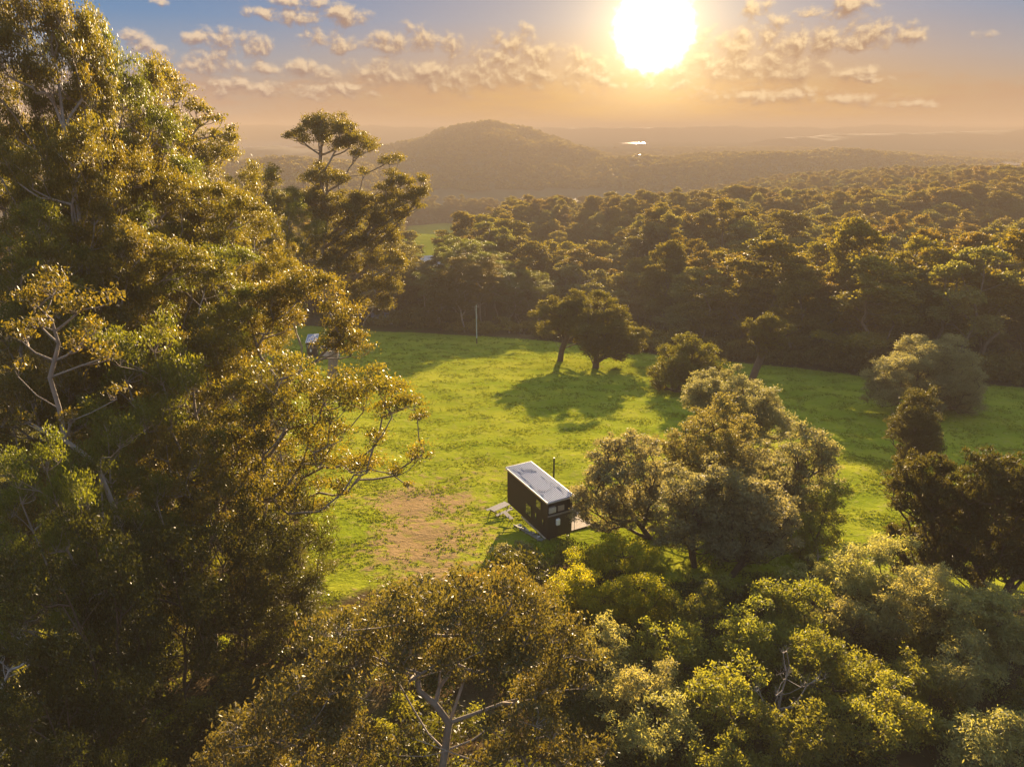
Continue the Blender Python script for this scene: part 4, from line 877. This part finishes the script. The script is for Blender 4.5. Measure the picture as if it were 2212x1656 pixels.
    hx = MB().box(.76, 1.12, -.26, -.02, 1.58, 2.16, .05).build('water_heater', M['white'], r)
    MB().bar((.94, -.14, 1.52), (.94, -.14, .6), .02).bar((.86, -.14, 1.52), (.86, -.1, .5), .015).build('pipe', M['iron'], hx)
    MB().bar((W_ + .25, -.05, .1), (W_ + .25, -.05, zt + .75), .022, 6).build('mast', M['iron'], r)
    ch = MB(); ch.box(.15, .27, -.05, L_ + .05, .28, .415); ch.box(W_ - .27, W_ - .15, -.05, L_ + .05, .28, .415)
    for yy in (.1, 1.8, 3.5, 5.2, 7.0): ch.box(.272, W_ - .272, yy, yy + .08, .31, .41)
    ch.build('chassis', M['iron'], r)
    MB().bar((.2, L_ + .052, .34), (W_ / 2, L_ + 1.5, .34), .045).bar((W_ - .2, L_ + .052, .34), (W_ / 2, L_ + 1.5, .34), .045).bar((W_ / 2, L_ + 1.4, .34), (W_ / 2, L_ + 1.8, .36), .06).build('tow_bar', M['iron'], r)
    for xx in (.30, W_ - .30):
        for yy in (2.9, 3.7):
            w = MB().bar((xx - .1, yy, .30), (xx + .1, yy, .30), .30, 18).build('wheel', M['rubber'], r); MB().bar((xx - .12, yy, .30), (xx + .12, yy, .30), .16, 12).build('rim', M['trim'], w)
    for xx in (.2, W_ - .2):
        for yy in (.3, L_ - .3): MB().bar((xx, yy, -.15), (xx, yy, .28), .035).box(xx - .1, xx + .1, yy - .1, yy + .1, -.12, -.02).build('jack', M['iron'], r)
    # door and big window on the deck side
    d = MB().box(W_ + .02, W_ + .055, 3.9, 4.8, .55, 2.6).build('door', M['iron'], r); MB().box(W_ + .056, W_ + .062, 4.0, 4.7, .7, 2.5).build('pane', M['glass'], d)
    f = MB().box(W_ + .02, W_ + .05, 1.0, 2.8, 1.2, 2.5).build('window', M['iron'], r); MB().box(W_ + .051, W_ + .058, 1.07, 2.73, 1.27, 2.43).build('pane', M['glass'], f)
    return r
CX_, CY_, YAW = 2.95, 52.9, .487
cz = g1(CX_, CY_ + 3) + .42
tiny_house((CX_, CY_, cz), YAW, 'black tiny house with pale ribbed roof standing on the near paddock')
def loc(x, y, z=0.0):
    return (CX_ + x * cos(YAW) - y * sin(YAW), CY_ + x * sin(YAW) + y * cos(YAW), z)
def deck(o, rz, label, w, l, h):
    r = tag(empty('deck', o, rz), label, 'deck'); n = int(l / .145); b = MB()
    for k in range(n): b.box(0, w, k * .145, k * .145 + .138, h - .03, h)
    b.build('boards', M['deckwood'], r); j = MB()
    for k in range(4): j.box(.05 + k * (w - .15) / 3, .10 + k * (w - .15) / 3, .02, n * .145 - .02, h - .16, h - .032)
    j.build('joists', M['grey_wood'], r)
    for x in (.12, w - .12):
        for y in (.15, l / 2, l - .2): MB().box(x - .05, x + .05, y - .05, y + .05, -.9, h - .162).build('post', M['grey_wood'], r)
    e = MB(); rr = random.Random(2)
    for k in range(int(l / .42)): e.box(w + .02, w + .02 + rr.uniform(.12, .2), k * .42, k * .42 + .26, h - .1, h + rr.uniform(.03, .12))
    e.build('edging', M['pvc'], r); return r
t = W(1197, 990, 64.5); zg = g1(t[0], 64.5)
r = tag(empty('post', (t[0], 64.5, zg)), 'thin dark metal post standing on the grass behind the near cabin', 'post')
MB().bar((0, 0, -.4), (0, 0, t[2] - zg), .085, 10).build('shaft', M['iron'], r); MB().bar((0, 0, t[2] - zg), (0, 0, t[2] - zg + .08), .10, 10).build('cap', M['iron'], r)
dz = g1(*loc(3.8, 3)[:2])
deck(loc(2.52, .9, dz), YAW, 'pale timber deck on the far side of the near cabin', 2.7, 5.0, .62)
def picnic_table(o, rz, label):
    r = tag(empty('picnic_table', o, rz), label, 'table'); b = MB()
    for k in range(5): b.box(-1.0, 1.0, -.40 + k * .162, -.40 + k * .162 + .15, .72, .76)
    b.build('tabletop', M['grey_wood'], r)
    for s in (-1, 1):
        b = MB()
        for k in range(2): b.box(-1.0, 1.0, s * .68 - .15 + k * .155, s * .68 - .005 + k * .155, .42, .455)
        b.build('seat', M['grey_wood'], r)
    for x in (-.7, .7):
        for s in (-1, 1): MB().bar((x, s * .22, .72), (x, s * .66, -.05), .04, 6).build('leg', M['darkbark'], r)
        MB().box(x + .05, x + .09, -.78, .78, .33, .415).build('brace', M['darkbark'], r)
    return r
q = loc(-.35, 8.15); picnic_table((q[0], q[1], g1(*q[:2])), YAW + .25, 'grey timber picnic table behind the far end of the near cabin')
def bench(o, rz, label):
    r = tag(empty('bench', o, rz), label, 'bench'); b = MB()
    for k in range(3): b.box(-.2 + k * .14, -.2 + k * .14 + .12, -.8, .8, .43, .46)
    b.build('seat', M['grey_wood'], r)
    for y in (-.6, .6):
        for x in (-.16, .16): MB().bar((x, y, .43), (x * 1.1, y, -.05), .03, 6).build('leg', M['darkbark'], r)
    return r
q = loc(-.5, 6.2); bench((q[0], q[1], g1(*q[:2])), YAW, 'low slatted bench beside the long dark cabin wall')
def pipe_stack(label):
    q = loc(-.40, 0); r = tag(empty('pipe_stack', (q[0], q[1], g1(*q[:2])), YAW), label, 'pipes'); rr = random.Random(7)
    sl = MB()
    for k in range(5):
        pp = loc(-.4, .3 + k * 1.05); zz = g1(*pp[:2]) - g1(*q[:2]); sl.box(-.35, .30, .25 + k * 1.05, .37 + k * 1.05, zz - .05, zz + .10)
    sl.build('bearer', M['grey_wood'], r); z1 = g1(*loc(-.4, 5)[:2]) - g1(*q[:2])
    for k in range(4): MB().bar((-.30 + k * .11, -.1 + rr.uniform(0, .4), .16), (-.28 + k * .11 + rr.uniform(-.06, .06), 4.6 + rr.uniform(-.5, .4), .16 + z1), .04, 8).build('pipe', M['pvc' if k % 2 == 0 else 'greenpipe'], r)
    MB().box(.16, .30, .0, 4.2, .18, .21).build('plank', M['deckwood'], r)
    for k in range(5):
        y = .5 + k * .8 + rr.uniform(-.2, .2); MB().box(-.25, -.25 + rr.uniform(.15, .3), y, y + rr.uniform(.15, .4), .205 + z1 * y / 5, .205 + z1 * y / 5 + rr.uniform(.08, .2), .01).build('offcut', M['pvc' if k % 2 else 'trim'], r)
    return r
pipe_stack('pale pipes and planks lying along the foot of the dark cabin wall')
# the second cabin seen through the branches
p2 = ground_at(672, 772); z2 = g1(p2[0], p2[1] + 2)
tiny_house((p2[0] - .9, p2[1], z2 + .1), .18, 'distant black tiny house half hidden by gum branches', detail=False)
deck((p2[0] + 2.0, p2[1] + .4, z2), .1, 'low deck beside the distant cabin', 3.2, 4.0, .5)
q = (p2[0] + 6.2, p2[1] - 1.0); picnic_table((q[0], q[1], g1(*q)), .1, 'low pale table on the grass right of the distant cabin')
def awning(o, rz, label):
    r = tag(empty('awning', o, rz), label, 'awning'); MB().box(0, 3.0, 0, 2.4, 2.1, 2.16).build('roof', M['grey_wood'], r)
    for x in (.08, 2.92):
        for y in (.08, 2.32): MB().bar((x, y, -.2), (x, y, 2.1), .035).build('post', M['iron'], r)
    return r
awning((p2[0] + 1.9, p2[1] + 1.2, z2), .1, 'flat grey awning on posts attached beside the distant cabin')

# ------------------------------------------------------------------ pole and sheds by the far trees
pp = ground_at(1030, 742); r = tag(empty('power_pole', tuple(pp)), 'slender pale green power pole at the far edge of the paddock', 'pole')
MB().bar((0, 0, 1.6), (0, 0, 11.0), .15, 10, .10).build('shaft', simple('pale_green_paint', (.36, .42, .34), .6), r)
MB().bar((0, 0, -.5), (0, 0, 1.6), .17, 10, .155).build('base', M['darkbark'], r); MB().bar((0, 0, 10.9), (0, 0, 11.15), .13, 8).build('cap', M['iron'], r)
MB().box(-.6, .6, -.06, .06, 10.3, 10.42).build('crossarm', M['grey_wood'], r)
def shed(px, y, w, l, h, label):
    x = W(px, 690, y)[0]; r = tag(empty('shed', (x, y, g1(x, y) - .1), .1), label, 'shed'); b = MB().box(-w / 2, w / 2, 0, l, 0, h)
    for k in range(int(w / .3)): b.box(-w / 2 + .1 + k * .3, -w / 2 + .16 + k * .3, -.02, 0, .05, h - .05)
    b.build('wall', M['shedwall'], r); rf = MB(); rf.add([(-w / 2 - .2, -.25, h), (w / 2 + .2, -.25, h), (w / 2 + .2, l + .2, h), (-w / 2 - .2, l + .2, h), (-w / 2 - .2, l / 2, h + .9), (w / 2 + .2, l / 2, h + .9)], [(0, 1, 5, 4), (2, 3, 4, 5), (0, 4, 3), (1, 2, 5), (3, 2, 1, 0)]); rf.build('roof', M['zinc'], r)
    d = MB().box(-.9, .9, -.05, -.022, .02, 2.1).build('door', M['trim'], r); MB().box(.6, .7, -.08, -.052, 1.0, 1.15).build('handle', M['iron'], d)
shed(945, 224, 5.0, 6.0, 2.9, 'grey metal shed seen between the trunks left of the power pole')
shed(825, 224, 6.5, 5.0, 2.6, 'low pale shed behind the trunks near the distant cabin')

# ------------------------------------------------------------------ the air of the valley
def haze():
    m = bpy.data.materials.new('valley_haze'); m.use_nodes = True; nt = m.node_tree; nt.nodes.clear(); B = NB(nt)
    o = B.new('ShaderNodeOutputMaterial'); v = B.new('ShaderNodeVolumePrincipled'); v.inputs['Color'].default_value = (.71, .525, .355, 1); v.inputs['Density'].default_value = HAZE; v.inputs['Anisotropy'].default_value = -.40
    B.l.new(v.outputs[0], o.inputs['Volume'])
    h = MB().box(-5200, 5200, -160, 5300, -112, 31).build('haze', m); tag(h, 'golden haze filling the valley', None, None, 'stuff')
HAZE = .00058
haze()
